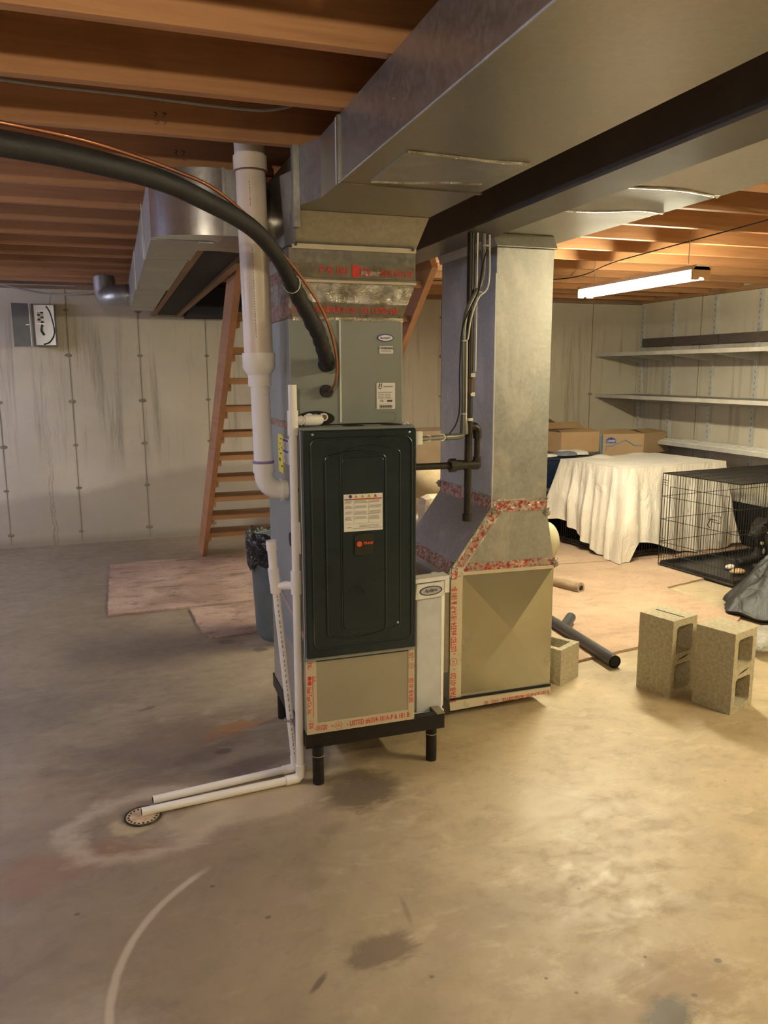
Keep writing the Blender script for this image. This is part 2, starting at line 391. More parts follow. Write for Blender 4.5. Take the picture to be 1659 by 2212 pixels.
def text(s, size, org, xd, yd, mat, parent, align='LEFT', name='lettering', sx=1.0, bold=0.0, shear=0.0, body_off=.0006):
    cu = bpy.data.curves.new('t', 'FONT'); cu.body = s; cu.size = size; cu.align_x = align; cu.align_y = 'CENTER'; cu.extrude = .0002
    cu.resolution_u = 2; cu.offset = bold; cu.shear = shear
    to = bpy.data.objects.new('t', cu); C.objects.link(to)
    dg = bpy.context.evaluated_depsgraph_get(); dg.update()
    me = bpy.data.meshes.new_from_object(to.evaluated_get(dg)); bpy.data.objects.remove(to); bpy.data.curves.remove(cu)
    xd = Vector(xd).normalized(); yd = Vector(yd).normalized(); zd = xd.cross(yd); org = Vector(org)
    me.transform(Matrix(((xd.x*sx, yd.x, zd.x, org.x), (xd.y*sx, yd.y, zd.y, org.y), (xd.z*sx, yd.z, zd.z, org.z), (0, 0, 0, 1))))
    me.name = name; me.materials.clear(); me.materials.append(mat)
    o = bpy.data.objects.new(name, me); C.objects.link(o); o.parent = parent; o.location = -wloc(parent); return o
def smooth_path(P, n=8):
    P = [Vector(p) for p in P]; Q = [P[0]*2-P[1]]+P+[P[-1]*2-P[-2]]; out = []
    for i in range(1, len(Q)-2):
        a, b, c, d = Q[i-1:i+3]
        for k in range(n):
            t = k/n; out.append(.5*((2*b)+(c-a)*t+(2*a-5*b+4*c-d)*t*t+(3*b-a-3*c+d)*t**3))
    out.append(P[-1]); return out
def arcpts(c, a0, a1, r, ax, ay, n=10):
    c = Vector(c); ax = Vector(ax); ay = Vector(ay)
    return [c+ax*(r*math.cos(a0+(a1-a0)*i/n))+ay*(r*math.sin(a0+(a1-a0)*i/n)) for i in range(n+1)]
def copytree(o, parent=None, label=None, loc=None, rot=None):
    c = o.copy(); C.objects.link(c); c.parent = parent
    if loc is not None: c.location = loc
    if rot is not None: c.rotation_euler = rot
    if label: c['label'] = label
    for ch in list(o.children): copytree(ch, c)
    return c

# ---------------- room shell ----------------
ZJ = 2.37; ZD = 2.605; YB = 7.86; XR = 5.78; XL = -4.6; YF = -3.0
struct(MB().box(XL, XR, YF, YB, -.1, 0).build('floor', M_FLOOR))
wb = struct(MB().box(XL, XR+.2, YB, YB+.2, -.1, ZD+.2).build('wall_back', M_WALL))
wr = struct(MB().box(XR, XR+.2, YF, YB, -.1, ZD+.2).build('wall_right', M_WALLR))
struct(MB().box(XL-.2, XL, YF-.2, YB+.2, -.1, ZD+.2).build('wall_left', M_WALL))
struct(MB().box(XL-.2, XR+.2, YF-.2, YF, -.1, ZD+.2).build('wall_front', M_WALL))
ceil = struct(MB().box(XL, XR, YF, YB, ZD, ZD+.03).build('ceiling', M_OSB))
for x in (-1.6, -.99, -.375, .243, .857, 1.47, 2.08, 2.69, 3.3, 3.92, 4.3, 4.53, 5.14):
    MB().box(x-.003, x+.003, YB-.005, YB+.001, .02, 2.36).build('form_seam', M_SEAM, wb)
    for z in (.12, .535, .937, 1.34, 1.757, 2.16):
        if x < 2.5 or random.random() < .6:
            r = .014+random.random()*.012
            MB().sphere((x+random.uniform(-.006, .006), YB, z), r, 10, 6, (1.6, .25, .8)).build('tie_mark', M_SEAM, wb)
for y in (5.6, 6.85):
    MB().box(XR-.005, XR+.001, y-.003, y+.003, .02, 2.36).build('form_seam', M_SEAM, wr)
joists = []
for k in range(-11, 14):
    y1 = 2.028+.4262*k; y0 = y1-.038
    dz = random.uniform(-.004, .004)
    if k >= 9 and k < 13:      # cut short beside the stair opening
        joists.append(MB().box(XL+.02, 1.49, y0, y1, ZJ+dz, ZD).build('joist', M_JOIST, ceil))
    else: joists.append(MB().box(XL+.02, 1.49, y0, y1, ZJ+dz, ZD).build('joist', M_JOIST, ceil))
    MB().box(1.46, XR-.02, y1+.002, y1+.040, ZJ-dz, ZD).build('joist', M_JOIST, ceil)
MB().box(XL+.02, XR-.02, YB-.045, YB-.005, ZJ-.03, ZD).build('rim_board', M_LUMBER, ceil)
for t_, x, y in (('3 7', .16, 2.812-.0395), ('3 2', .255, 3.238-.0395)):
    text(t_, .034, (x, y, 2.402), (1, 0, 0), (0, 0, 1), M_INK, joists[13 if y < 3 else 14], shear=.3)

# ---------------- steel beam ----------------
bm_ = thing('steel_beam', 'long dark painted steel beam running between the two duct trunks', 'beam', (1.487, 3, 2.167))
MB().box(1.40, 1.575, -2.9, 7.84, 2.167, 2.178).build('bottom_flange', M_BEAM, bm_)
MB().box(1.40, 1.575, -2.9, 7.84, 2.357, 2.368).build('top_flange', M_BEAM, bm_)
MB().box(1.404, 1.571, -2.9, 7.84, 2.178, 2.357).build('boxed_web', M_BEAM, bm_)  # web widened to a box so the beam's side catches more light

# ---------------- supply duct (trunk over the furnace) ----------------
sd = thing('supply_duct', 'big galvanized trunk duct running overhead from above the furnace to the camera', 'duct', (.92, 2.9, 2.17))
b = MB(); b.box(.692, 1.165, 1.0-2.4, 2.46, 2.173, 2.366).build('trunk_section', M_GALV, sd)
MB().prism([(.692, 2.475), (1.165, 2.475), (1.165, 3.45), (.645, 3.45), (.650, 2.83), (.692, 2.69)], 2.173, 2.366).build('end_section', M_GALV, sd)
MB().box(.686, 1.171, 2.458, 2.477, 2.168, 2.366).build('drive_joint', M_GALV, sd)
MB().box(.688, .694, 2.484, 2.496, 2.172, 2.366).build('joint_lip', M_WHITEMETAL, sd)
for z_ in (2.166,): MB().tube([(.690, -1.3, 2.173), (.690, 2.46, 2.173)], .0035, 6).build('bottom_seam', M_GALV2, sd)
# slanted collar and plenum
MB().hexa([(.64, 2.955, 2.055), (1.128, 2.955, 2.055), (1.128, 3.45, 2.055), (.64, 3.45, 2.055), (.665, 2.905, 2.172), (1.165, 2.905, 2.172), (1.165, 3.45, 2.172), (.65, 3.45, 2.172)]).build('collar', M_GALV, sd)
MB().box(.643, 1.125, 2.935, 2.95, 2.045, 2.062).build('collar_flange', M_TAPE, sd)
for x_ in (.655, 1.11): MB().cyl((x_, 2.928, 2.058), (x_, 2.936, 2.058), .005, 10).build('screw', M_INK, sd)
pl = MB().hexa([(.632, 2.95, 1.93), (1.128, 2.95, 1.93), (1.128, 3.45, 1.93), (.632, 3.45, 1.93), (.632, 2.95, 2.05), (1.128, 2.95, 2.05), (1.128, 3.45, 2.05), (.632, 3.45, 2.05)])
pl.build('plenum', M_GALV, sd)
MB().hexa([(.630, 2.94, 1.795), (1.066, 2.94, 1.795), (1.066, 3.42, 1.795), (.630, 3.42, 1.795), (.630, 2.95, 1.93), (1.128, 2.95, 1.93), (1.128, 3.45, 1.93), (.630, 3.45, 1.93)]).build('plenum_flare', M_FOIL, sd)
def quad_strip(name, mat, parent, a, b_, c, d, th=.002, n=None):
    # a,b,c,d corners (bottom left, bottom right, top right, top left) seen from the front
    a, b_, c, d = map(Vector, (a, b_, c, d)); nn = (b_-a).cross(d-a).normalized()
    return MB().hexa([a, b_, c, d, a+nn*th, b_+nn*th, c+nn*th, d+nn*th]).build(name, mat, parent)
tp = quad_strip('tape', M_TAPE_SHADED, sd, (.640, 2.948, 1.948), (1.126, 2.948, 1.946), (1.126, 2.948, 1.995), (.640, 2.948, 1.997))
text('P & 181 B-FX-', .038, (.745, 2.9445, 1.973), (1, 0, -.015), (0, 0, 1), M_RED, tp, bold=.0004, sx=.95)
MB().box(.872, .90, 2.9435, 2.9455, 1.95, 1.995).build('print_block', M_RED, tp)
MB().box(.905, .985, 2.9437, 2.9455, 1.957, 1.974).build('print_block', M_REDFOIL, tp)
text('IDEAL SEAL 587', .030, (.985, 2.9445, 1.968), (1, 0, 0), (0, 0, 1), M_RED, tp, bold=.0004, sx=.62)
tp = quad_strip('tape', M_TAPE_SHADED, sd, (.636, 2.938, 1.803), (1.068, 2.938, 1.800), (1.090, 2.942, 1.852), (.636, 2.942, 1.855))
text('IDEAL SEAL 587A/B -01/20   (UL)  LISTED #63', .030, (.645, 2.9335, 1.828), (1, 0, 0), (0, .06, 1), M_RED, tp, bold=.0004, sx=.70)
MB().box(.636, 1.07, 2.928, 2.937, 1.788, 1.802).build('foil_edge', M_FOIL, sd)
MB().box(.640, 1.127, 2.938, 2.947, 1.928, 1.937).build('foil_edge', M_TAPE, sd)
for z0, z1, mt in ((1.80, 1.86, M_REDFOIL), (1.86, 1.94, M_FOIL), (1.94, 1.985, M_REDFOIL)):
    MB().box(.6265, .6305, 2.95, 3.42, z0, z1).build('side_tape', mt, sd)
# taped patch on the underside
MB().hexa([(.775, 2.41, 2.1705), (1.11, 2.335, 2.1705), (1.131, 2.083, 2.1705), (.767, 2.068, 2.1705), (.775, 2.41, 2.174), (1.11, 2.335, 2.174), (1.131, 2.083, 2.174), (.767, 2.068, 2.174)]).build('underside_patch', M_GALV2, sd)
for P_ in ([(.765, 2.066), (.9, 2.075), (1.0, 2.085), (1.135, 2.083)], [(.775, 2.41), (.9, 2.39), (1.0, 2.35), (1.11, 2.335)]):
    MB().tube([(x, y, 2.171) for x, y in P_], .006, 6).build('foil_crease', M_FOIL, sd)
# flanges on the left of the box above the furnace
MB().box(.628, .650, 2.83, 2.86, 2.10, 2.37).build('side_flange', M_GALV2, sd)
MB().hexa([(.630, 3.0, 2.06), (.648, 2.90, 2.06), (.648, 3.3, 2.06), (.630, 3.3, 2.06), (.612, 2.98, 2.30), (.646, 2.86, 2.30), (.646, 3.3, 2.30), (.612, 3.3, 2.30)]).build('side_flare', M_GALV, sd)

# ---------------- left branch duct ----------------
ld = thing('branch_duct', 'rectangular galvanized branch duct with rounded elbow left of the white vent pipe', 'duct', (.26, 5, 2.1))
heel = [(.42+.255*math.cos(a), 3.25+.15*math.sin(a)) for a in [math.pi+i*math.pi/2/28 for i in range(29)]]
MB().prism(heel+[(.42, 3.25)], 2.102, 2.34).build('elbow', galv('shiny_duct', (.60, .63, .68), .24, .92, .05), ld)
for p in ld.children[0].data.polygons: p.use_smooth = True
ld.children[0].data.set_sharp_from_angle(angle=math.radians(35))
MB().prism([(.42, 3.098), (.48, 3.10), (.66, 3.30), (.66, 3.56), (.46, 3.50), (.36, 3.50), (.36, 3.252), (.42, 3.252)], 2.102, 2.335).build('elbow_outlet', M_GALV2, ld)
MB().box(.165, .36, 3.254, 3.80, 2.10, 2.33).build('duct_section', M_GALV2, ld)
MB().box(.163, .35, 3.805, 5.2, 2.10, 2.33).build('duct_section', M_GALV2, ld)
MB().box(.158, .34, 5.205, 6.62, 2.10, 2.33).build('duct_section', M_GALV2, ld)
MB().box(.156, .158, 3.79, 3.815, 2.098, 2.335).build('joint_strip', M_GALV2, ld)
MB().box(.345, .40, 3.252, 3.29, 2.095, 2.104).build('hanger_tab', M_GALV2, ld)
MB().box(.42, .43, 3.09, 3.10, 2.10, 2.34).build('joint_strip', M_GALV2, ld)
MB().box(.475, .485, 3.09, 3.10, 2.10, 2.34).build('joint_strip', M_GALV2, ld)
b = MB()
b.tube([(.52, 3.27, 2.19), (.575, 3.27, 2.185), (.62, 3.27, 2.175), (.645, 3.28, 2.17)], [.11, .125, .135, .135], 28)
b.build('round_takeoff', galv('round_takeoff_metal', (.45, .44, .40), .25, .95, .05), ld)
MB().tube(arcpts((.645, 3.28, 2.17), 0, 2*math.pi*.97, .137, (0, 1, 0), (0, 0, 1), 30), .006, 6).build('rim', M_BLACK, ld)
# small round elbow near the wall
se = thing('round_elbow_duct', 'small round galvanized elbow at the far end of the branch duct', 'duct', (.1, 6.9, 2.15))
P_ = [(.22, 6.78, 2.205), (.10, 6.82, 2.205), (.03, 6.88, 2.20), (-.02, 6.97, 2.22), (-.03, 7.0, 2.36)]
MB().tube(smooth_path(P_, 6), .085, 18).build('elbow_pipe', M_GALV2, se)
MB().tube([(.13, 6.80, 2.205), (.145, 6.80, 2.205)], .090, 18).build('collar', M_GALV, se)
MB().box(.158, .335, 6.63, 6.95, 2.10, 2.33).build('duct_end', M_GALV2, se)
# galvanized flue behind the vent pipe
fl = thing('metal_flue', 'narrow galvanized flue stub just behind the top of the white vent pipe', 'pipe', (.505, 3.45, 2.3))
MB().cyl((.505, 3.42, 2.275), (.505, 3.42, 2.45), .032).build('upper_pipe', M_GALV, fl)
MB().cyl((.505, 3.42, 2.20), (.505, 3.42, 2.275), .029).build('lower_pipe', M_GALV, fl)
MB().tube(smooth_path([(.505, 3.42, 2.20), (.51, 3.42, 2.17), (.55, 3.42, 2.13), (.62, 3.42, 2.12)], 5), .027, 16).build('bend', M_GALV2, fl)

# ---------------- soffit and trimmers ----------------
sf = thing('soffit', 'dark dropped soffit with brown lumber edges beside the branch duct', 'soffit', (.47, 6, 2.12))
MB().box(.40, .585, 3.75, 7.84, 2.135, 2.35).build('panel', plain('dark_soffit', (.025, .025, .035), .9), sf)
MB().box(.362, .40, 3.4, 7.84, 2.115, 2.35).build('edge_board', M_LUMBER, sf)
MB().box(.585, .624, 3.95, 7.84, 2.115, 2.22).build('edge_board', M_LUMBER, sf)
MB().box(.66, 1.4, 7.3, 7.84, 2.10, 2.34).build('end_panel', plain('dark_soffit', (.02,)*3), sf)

# ---------------- cooling coil cabinet ----------------
cc = thing('coil_cabinet', 'grey metal cooling coil cabinet on top of the furnace', 'cabinet', (.85, 2.93, 1.40))
MB().box(.622, 1.068, 2.93, 3.42, 1.403, 1.795).build('shell', M_GREY, cc, bevel=.003)
MB().box(.8125, .8185, 2.925, 2.932, 1.41, 1.79).build('seam_strip', M_WHITEMETAL, cc)
for x0, x1, z0, z1 in ((.960, 1.036, 1.457, 1.558), (.972, 1.028, 1.669, 1.697)):
    lb = MB().box(x0, x1, 2.9270, 2.9305, z0, z1).build('label', M_PAPER, cc, bevel=.001)
    if z0 < 1.5:
        for i, z in enumerate((1.520, 1.513, 1.506, 1.499)):
            for xa in (.966, .993): MB().box(xa, xa+.022+random.random()*.008, 2.9262, 2.9272, z, z+.0028).build('print', M_INKG, lb)
        MB().box(.988, 1.026, 2.9262, 2.9272, 1.541, 1.546).build('print', M_INKG, lb)
        bb = MB()
        for i in range(14): bb.box(.973+i*.0037, .973+i*.0037+.0018, 2.926, 2.9272, 1.4595, 1.4615)
        for i in range(17): bb.box(.972+i*.0031, .972+i*.0031+.0009+(i % 3)*.0006, 2.926, 2.9272, 1.463, 1.472)
        o = bb.build('barcode', M_INK, lb); o['kind'] = 'stuff'
        for P4 in ([(.967, 1.541), (.972, 1.541), (.9745, 1.555), (.971, 1.556)], [(.977, 1.540), (.981, 1.543), (.982, 1.555), (.978, 1.556)], [(.963, 1.541), (.974, 1.533), (.985, 1.541), (.974, 1.5375)]):
            MB().extr([(a_, 2.9262, b__) for a_, b__ in P4], (0, .001, 0)).build('maker_logo', M_INK, lb)
        MB().box(.965, 1.031, 2.9262, 2.9272, 1.4965, 1.4972).build('print', M_INKG, lb); MB().box(.968, 1.020, 2.9262, 2.9272, 1.4755, 1.4770).build('print', M_INKG, lb)
        text('UL', .013, (.974, 2.926, 1.489), (1, 0, 0), (0, 0, 1), M_INK, lb)
        MB().box(1.003, 1.024, 2.926, 2.9272, 1.485, 1.492).build('print', M_INK, lb)
    else:
        text('! WARNING', .011, (1.0, 2.926, 1.689), (1, 0, 0), (0, 0, 1), M_INK, lb, align='CENTER', bold=.0003)
        for z in (1.680, 1.675): MB().box(.978, 1.02, 2.926, 2.9272, z, z+.002).build('print', M_INKG, lb)
bd = MB().prism([(0, 0)], 0, 0) if False else MB()
vs = [(.997+.033*math.cos(a), 2.9270, 1.728+.0145*math.sin(a)) for a in [i*math.pi/16 for i in range(32)]]
bg = MB().extr(vs, (0, .003, 0)).build('badge', M_BLUEI, cc)
vs = [(.997+.029*math.cos(a), 2.9262, 1.728+.0108*math.sin(a)) for a in [i*math.pi/16 for i in range(32)]]
MB().extr(vs, (0, .002, 0)).build('badge_face', M_PAPER, bg)
ink = MB()
for q, (h_, w_) in enumerate(((.009, .003), (.005, .002), (.005, .0025), (.005, .002), (.006, .0025), (.005, .0025), (.006, .003), (.005, .002), (.009, .0015), (.008, .0012))):
    ink.box(.9765+q*.0041, .9765+q*.0041+w_, 2.9255, 2.9262, 1.7245, 1.7245+h_)
ink.build('blurred_script', M_BLUEI, bg, kind='stuff')
vs = [(.716+x, 2.9275, 1.425+z) for x, z in [(.075*math.cos(a)*(1 if abs(math.cos(a)) > .5 else 1), .030*math.sin(a)) for a in [i*math.pi/12 for i in range(24)]]]
MB().extr(vs, (0, .004, 0)).build('port_opening', M_HOLE, cc)
for x_, mt in ((.688, M_PVC), (.744, M_PVC)):
    p_ = MB().tube([(x_, 2.93, 1.432), (x_, 2.905, 1.432)], .015, 16).build('drain_port', mt, cc)
    MB().cyl((x_, 2.906, 1.432), (x_, 2.9035, 1.432), .010).build('port_bore', M_STAIN, p_)
tp = MB().box(.6175, .6215, 2.93, 3.42, 1.385, 1.41).build('side_tape', M_REDFOIL, cc)
MB().tube([(.79, 2.925, 1.80), (.765, 2.92, 1.795), (.763, 2.922, 1.77)], .003, 6).build('wire_hook', M_ZINC, cc)
# upper rounded knock-out mark
MB().tube([(.975, 2.9295, 1.40+.012)]+arcpts((.995+.03, 2.9295, 1.428), -math.pi/2, math.pi/2, .016, (1, 0, 0), (0, 0, 1), 8)+[(.985, 2.9295, 1.444)], .0009, 5).build('knock_out', M_GREY, cc)

# ---------------- furnace ----------------
fu = thing('furnace', 'upright gas furnace with dark green door panel and grey sides', 'furnace', (.845, 2.8, .22))
MB().box(.624, 1.068, 2.80, 3.44, .505, 1.395).build('cabinet', M_GREY, fu, bevel=.003)
MB().box(.6235, 1.0685, 2.792, 2.94, 1.392, 1.4).build('top_ledge', M_GREY, fu)
for x_ in (.845, 1.0): MB().sphere((x_, 2.868, 1.400), .045, 20, 6, (1, .85, .10)).build('knock_out', M_HOLE, fu)
MB().box(.6245, 1.0675, 2.79, 3.44, .218, .51).build('base_box', plain('base_galvanized', (.42, .40, .32), .40, .5, .06, 3), fu, bevel=.002)
dr = MB().box(.628, 1.066, 2.768, 2.80, .532, 1.392).build('door', M_DOOR, fu, bevel=.006)
def rrect(x0, x1, z0, z1, r, y, arch=0.0, n=6):
    pts = []
    for cx, cz, a in ((x1-r, z1-r, 0), (x0+r, z1-r, math.pi/2), (x0+r, z0+r, math.pi), (x1-r, z0+r, 1.5*math.pi)):
        for i in range(n+1): pts.append([cx+r*math.cos(a+i*math.pi/2/n), y, cz+r*math.sin(a+i*math.pi/2/n)])
        if a == 0 and arch:
            for i in range(1, 8): q = i/8; pts.append([x1-r+(x0-x1+2*r)*q, y, z1+arch*math.sin(math.pi*q)])
        if a == math.pi and arch:
            for i in range(1, 8): q = i/8; pts.append([x0+r+(x1-x0-2*r)*q, y, z0-arch*math.sin(math.pi*q)])
    return pts
MB().tube(rrect(.655, 1.046, .566, 1.362, .03, 2.7685), .0042, 8, closed=True).build('outer_ridge', M_DOOR, dr)
MB().tube(rrect(.708, .940, .612, 1.298, .018, 2.7675, .014), .0040, 8, closed=True).build('inner_ridge', M_DOOR, dr)
MB().tube(rrect(.766, .999, .625, 1.315, .018, 2.7690, .018), .0032, 8, closed=True).build('inner_ridge', M_DOOR, dr)
MB().extr([(p[0], 2.7655, p[2]) for p in rrect(.770, .936, .632, 1.290, .02, 0)], (0, .004, 0)).build('raised_panel', M_DOOR, dr, bevel=.0015)
for x_, z_ in ((.664, 1.378), (1.036, 1.378), (.990, .64)): MB().sphere((x_, 2.768, z_), .005, 10, 6, (1, .5, 1)).build('screw', M_ZINC, dr)
MB().box(.624, .628, 2.80, 2.815, .535, 1.39).build('door_edge', M_WHITEMETAL, fu)
MB().box(.627, 1.066, 2.776, 2.80, .520, .533).build('bottom_lip', M_GREY, fu)
lb = MB().box(.776, .9275, 2.7625, 2.7655, 1.014, 1.154).build('warning_label', M_PAPER, dr)
Yl = 2.7617
MB().box(.779, .9245, Yl, Yl+.001, 1.1325, 1.1375).build('header_band', M_RUST, lb)
MB().extr([(.802+.0065*math.cos(i*math.pi/10), Yl, 1.146+.0065*math.sin(i*math.pi/10)) for i in range(20)], (0, .001, 0)).build('pictogram', M_BLUEI, lb)
for i, mt in enumerate((M_YEL2, M_YEL2, M_YEL2, M_RUST)):
    x_ = .824+i*.025; MB().extr([(x_-.007, Yl, 1.1405), (x_+.007, Yl, 1.1405), (x_, Yl, 1.1525)], (0, .001, 0)).build('pictogram', mt, lb)
    MB().box(x_-.001, x_+.001, Yl-.0004, Yl+.0005, 1.1425, 1.148).build('pictogram_mark', M_INK, lb)
ink = MB(); rows = [1.128, 1.109, 1.088, 1.068]
for ci, (xa, xb) in enumerate(((.779, .813), (.8165, .870), (.874, .923))):
    for rz in rows:
        nl = random.choice((3, 4))
        for q in range(nl): ink.box(xa+(0.004 if q == 0 else 0), xb-random.random()*.012, Yl+.0002, Yl+.0009, rz-q*.0038, rz-q*.0038+.0018)
    if ci: ink.box(xa-.0018, xa-.0010, Yl+.0002, Yl+.0009, 1.045, 1.131)
ink.box(.779, .924, Yl+.0002, Yl+.0009, 1.043, 1.0438)
for z_, a_, c_ in ((1.034, .835, .915), (1.029, .835, .910), (1.0235, .81, .921)): ink.box(a_, c_, Yl+.0002, Yl+.0009, z_, z_+.002)
ink.box(.787, .805, Yl+.0002, Yl+.0009, 1.028, 1.031)
ink.build('fine_print', M_INKG, lb, kind='stuff')
bg = MB().extr([(p[0], 2.7595, p[2]) for p in rrect(.816, .888, .922, 1.001, .010, 0, .003)], (0, .006, 0)).build('nameplate', plain('nameplate_dark', (.022, .027, .022), .35), dr, bevel=.0015)
dsk = MB().extr([(.8345+.0105*math.cos(i*math.pi/12), 2.7588, .965+.0105*math.sin(i*math.pi/12)) for i in range(24)], (0, .001, 0)).build('emblem', M_ORANGE, bg)
MB().extr([(.8345-.006+.001, 2.7583, .968), (.8405, 2.7583, .968), (.8405, 2.7583, .9655), (.8355, 2.7583, .9655), (.8355, 2.7583, .959), (.8335, 2.7583, .959), (.8335, 2.7583, .9655), (.8295, 2.7583, .9655)], (0, .0006, 0)).build('emblem_mark', plain('deep_red', (.45, .03, .02), .5), dsk) if False else None
text('TRANE', .0125, (.8495, 2.7588, .9665), (1, 0, 0), (0, 0, 1), M_ORANGE, bg, bold=.0006, sx=.95, shear=.15)
# left side labels
lb = MB().box(.6205, .6235, 3.101, 3.190, 1.200, 1.353).build('energy_label', M_YEL, fu)
for z_, y_, h_ in ((1.335, 3.13, .004), (1.315, 3.15, .003), (1.30, 3.12, .003), (1.275, 3.14, .005), (1.245, 3.16, .012), (1.225, 3.12, .006), (1.29, 3.17, .003)):
    MB().box(.6198, .6206, y_-.018, y_+.014, z_, z_+h_).build('print', M_INK, lb)
lb = MB().box(.6205, .6235, 2.985, 3.093, 1.247, 1.345).build('rating_label', M_PAPER, fu)
for z_ in (1.333, 1.290): MB().box(.6198, .6206, 2.99, 3.09, z_, z_+.008).build('header_band', M_BLUEI, lb)
ink = MB()
for q in range(14): ink.box(.6198, .6206, 2.993, 3.08-random.random()*.03, 1.252+q*.0055+(0.01 if q > 6 else 0), 1.254+q*.0055+(0.01 if q > 6 else 0))
ink.build('fine_print', M_INKG, lb, kind='stuff')
lb = MB().box(.6205, .6235, 2.82, 2.87, .93, 1.05).build('side_label', M_PAPER, fu)
ink = MB()
for q in range(10): ink.box(.6198, .6206, 2.83, 2.86, .94+q*.010, .944+q*.010)
ink.build('fine_print', M_INKG, lb, kind='stuff')
for y_, z_, r_ in ((2.875, 1.15, .034), (3.0, .95, .028), (2.85, .80, .022), (2.84, 1.17, .010)): MB().cyl((.6238, y_, z_), (.6215, y_, z_), r_).build('knock_out', M_HOLE, fu)
MB().hexa([(.6215, 2.80, .60), (.6245, 2.80, .60), (.6245, 3.44, .70), (.6215, 3.44, .70), (.6215, 2.80, .625), (.6245, 2.80, .625), (.6245, 3.44, .725), (.6215, 3.44, .725)]).build('side_tape', plain('faded_tape', (.40, .30, .24), .5), fu)
# tapes on base box
Yt = 2.7885
tp = MB().box(.625, 1.067, Yt, Yt+.002, .219, .262).build('tape', M_TAPE, fu)
text('-01/20   \u2022          - LISTED #63S4-181A-P & 181 B:', .0300, (.655, Yt-.0005, .2405), (1, 0, 0), (0, 0, 1), M_RED, tp, bold=.0003, sx=.655)
text('UL', .016, (.751, Yt-.0005, .2405), (1, 0, 0), (0, 0, 1), M_RED, tp, align='CENTER')
MB().tube([(.751+.0145*math.cos(a), Yt-.0003, .2405+.0145*math.sin(a)) for a in [i*math.pi/12 for i in range(24)]], .0007, 4, closed=True).build('print_ring', M_RED, tp)
tp = MB().box(.625, .6665, Yt-.0006, Yt+.002, .222, .518).build('tape', M_TAPE, fu)
text('FX-', .026, (.639, Yt-.0011, .512), (0, 0, -1), (1, 0, 0), M_RED, tp, bold=.0003, sx=.7)
text('Ideal Tape Co., Inc.', .0240, (.636, Yt-.0011, .415), (0, 0, -1), (1, 0, 0), M_RED, tp, bold=.0004, sx=.60)
text('- IDE', .024, (.641, Yt-.0011, .278), (0, 0, -1), (1, 0, 0), M_RED, tp, bold=.0003, sx=.7)
MB().box(.632, .646, Yt-.0012, Yt, .440, .456).build('print_block', M_RED, tp); MB().box(.632, .646, Yt-.0012, Yt, .420, .437).build('print_block', M_RED, tp)
MB().box(.6505, .6525, Yt-.0012, Yt, .288, .456).build('print_rule', M_RED, tp)
text('QA', .017, (.658, Yt-.0011, .457), (0, 0, -1), (1, 0, 0), M_RED, tp)
tp = MB().box(1.0415, 1.0675, Yt-.0006, Yt+.002, .225, .518).build('tape', M_TAPE, fu)
text('587A/B -01/20  -', .026, (1.0545, Yt-.0011, .292), (0, 0, 1), (-1, 0, 0), M_RED, tp, bold=.0003, sx=.68)
text('- LIS', .026, (1.0545, Yt-.0011, .470), (0, 0, 1), (-1, 0, 0), M_RED, tp, bold=.0003, sx=.68)
text('UL', .014, (1.0545, Yt-.0011, .447), (0, 0, 1), (-1, 0, 0), M_RED, tp, align='CENTER')
MB().tube([(1.0545+.0115*math.cos(a), Yt-.0009, .447+.0115*math.sin(a)) for a in [i*math.pi/12 for i in range(24)]], .0007, 4, closed=True).build('print_ring', M_RED, tp)

# ---------------- stand ----------------
M_STAND = plain('black_steel_stand', (.016, .015, .014), .5, .3, .3, 20)
st = thing('furnace_stand', 'black steel stand with four pipe legs under the furnace', 'stand', (.9, 3.1, 0))
MB().box(.622, 1.205, 2.80, 2.835, .155, .2175).build('front_rail', M_STAND, st)
MB().box(.622, 1.205, 3.44, 3.475, .155, .217).build('rear_rail', M_STAND, st)
MB().box(.622, .655, 2.835, 3.44, .155, .217).build('side_rail', M_STAND, st)
MB().box(1.172, 1.205, 2.835, 3.44, .155, .217).build('side_rail', M_STAND, st)
MB().box(1.172, 1.207, 2.80, 2.87, .217, .221).build('top_plate', M_SEAM, st)
for x_, y_ in ((.672, 2.812), (1.165, 2.845), (.658, 3.45), (1.165, 3.45)):
    lg = MB().cyl((x_, y_, 0), (x_, y_, .16), .0225, 20).build('leg', M_STAND, st)
    MB().tube([(x_+.0235*math.cos(a), y_+.0235*math.sin(a), .118) for a in [i*math.pi/8 for i in range(16)]], .002, 5, closed=True).build('weld_bead', M_SEAM, lg)

# ---------------- return duct ----------------
rd = thing('return_duct', 'galvanized return duct dropping from the ceiling trunk to a box right of the furnace', 'duct', (1.7, 3.4, .08))
MB().box(1.60, 2.01, -2.5, 3.86, 2.19, 2.366).build('trunk', galv('pale_duct', (.66, .66, .64), .40, .75, .08), rd)
MB().hexa([(1.605, 2.30, 2.1865), (2.0, 2.32, 2.1865), (2.0, 2.62, 2.1865), (1.605, 2.70, 2.1865), (1.605, 2.30, 2.191), (2.0, 2.32, 2.191), (2.0, 2.62, 2.191), (1.605, 2.70, 2.191)]).build('underside_patch', M_GALV2, rd)
MB().tube(smooth_path([(1.605, 2.69, 2.187), (1.75, 2.66, 2.186), (1.88, 2.60, 2.187), (2.0, 2.62, 2.187)], 5), .006, 6).build('foil_crease', M_FOIL, rd)
MB().tube(smooth_path([(1.605, 2.30, 2.187), (1.8, 2.28, 2.186), (2.0, 2.33, 2.187)], 5), .005, 6).build('foil_crease', M_FOIL, rd)
MB().box(1.60, 1.882, 3.20, 3.81, .985, 2.13).build('drop', M_GALV2, rd, bevel=.003)
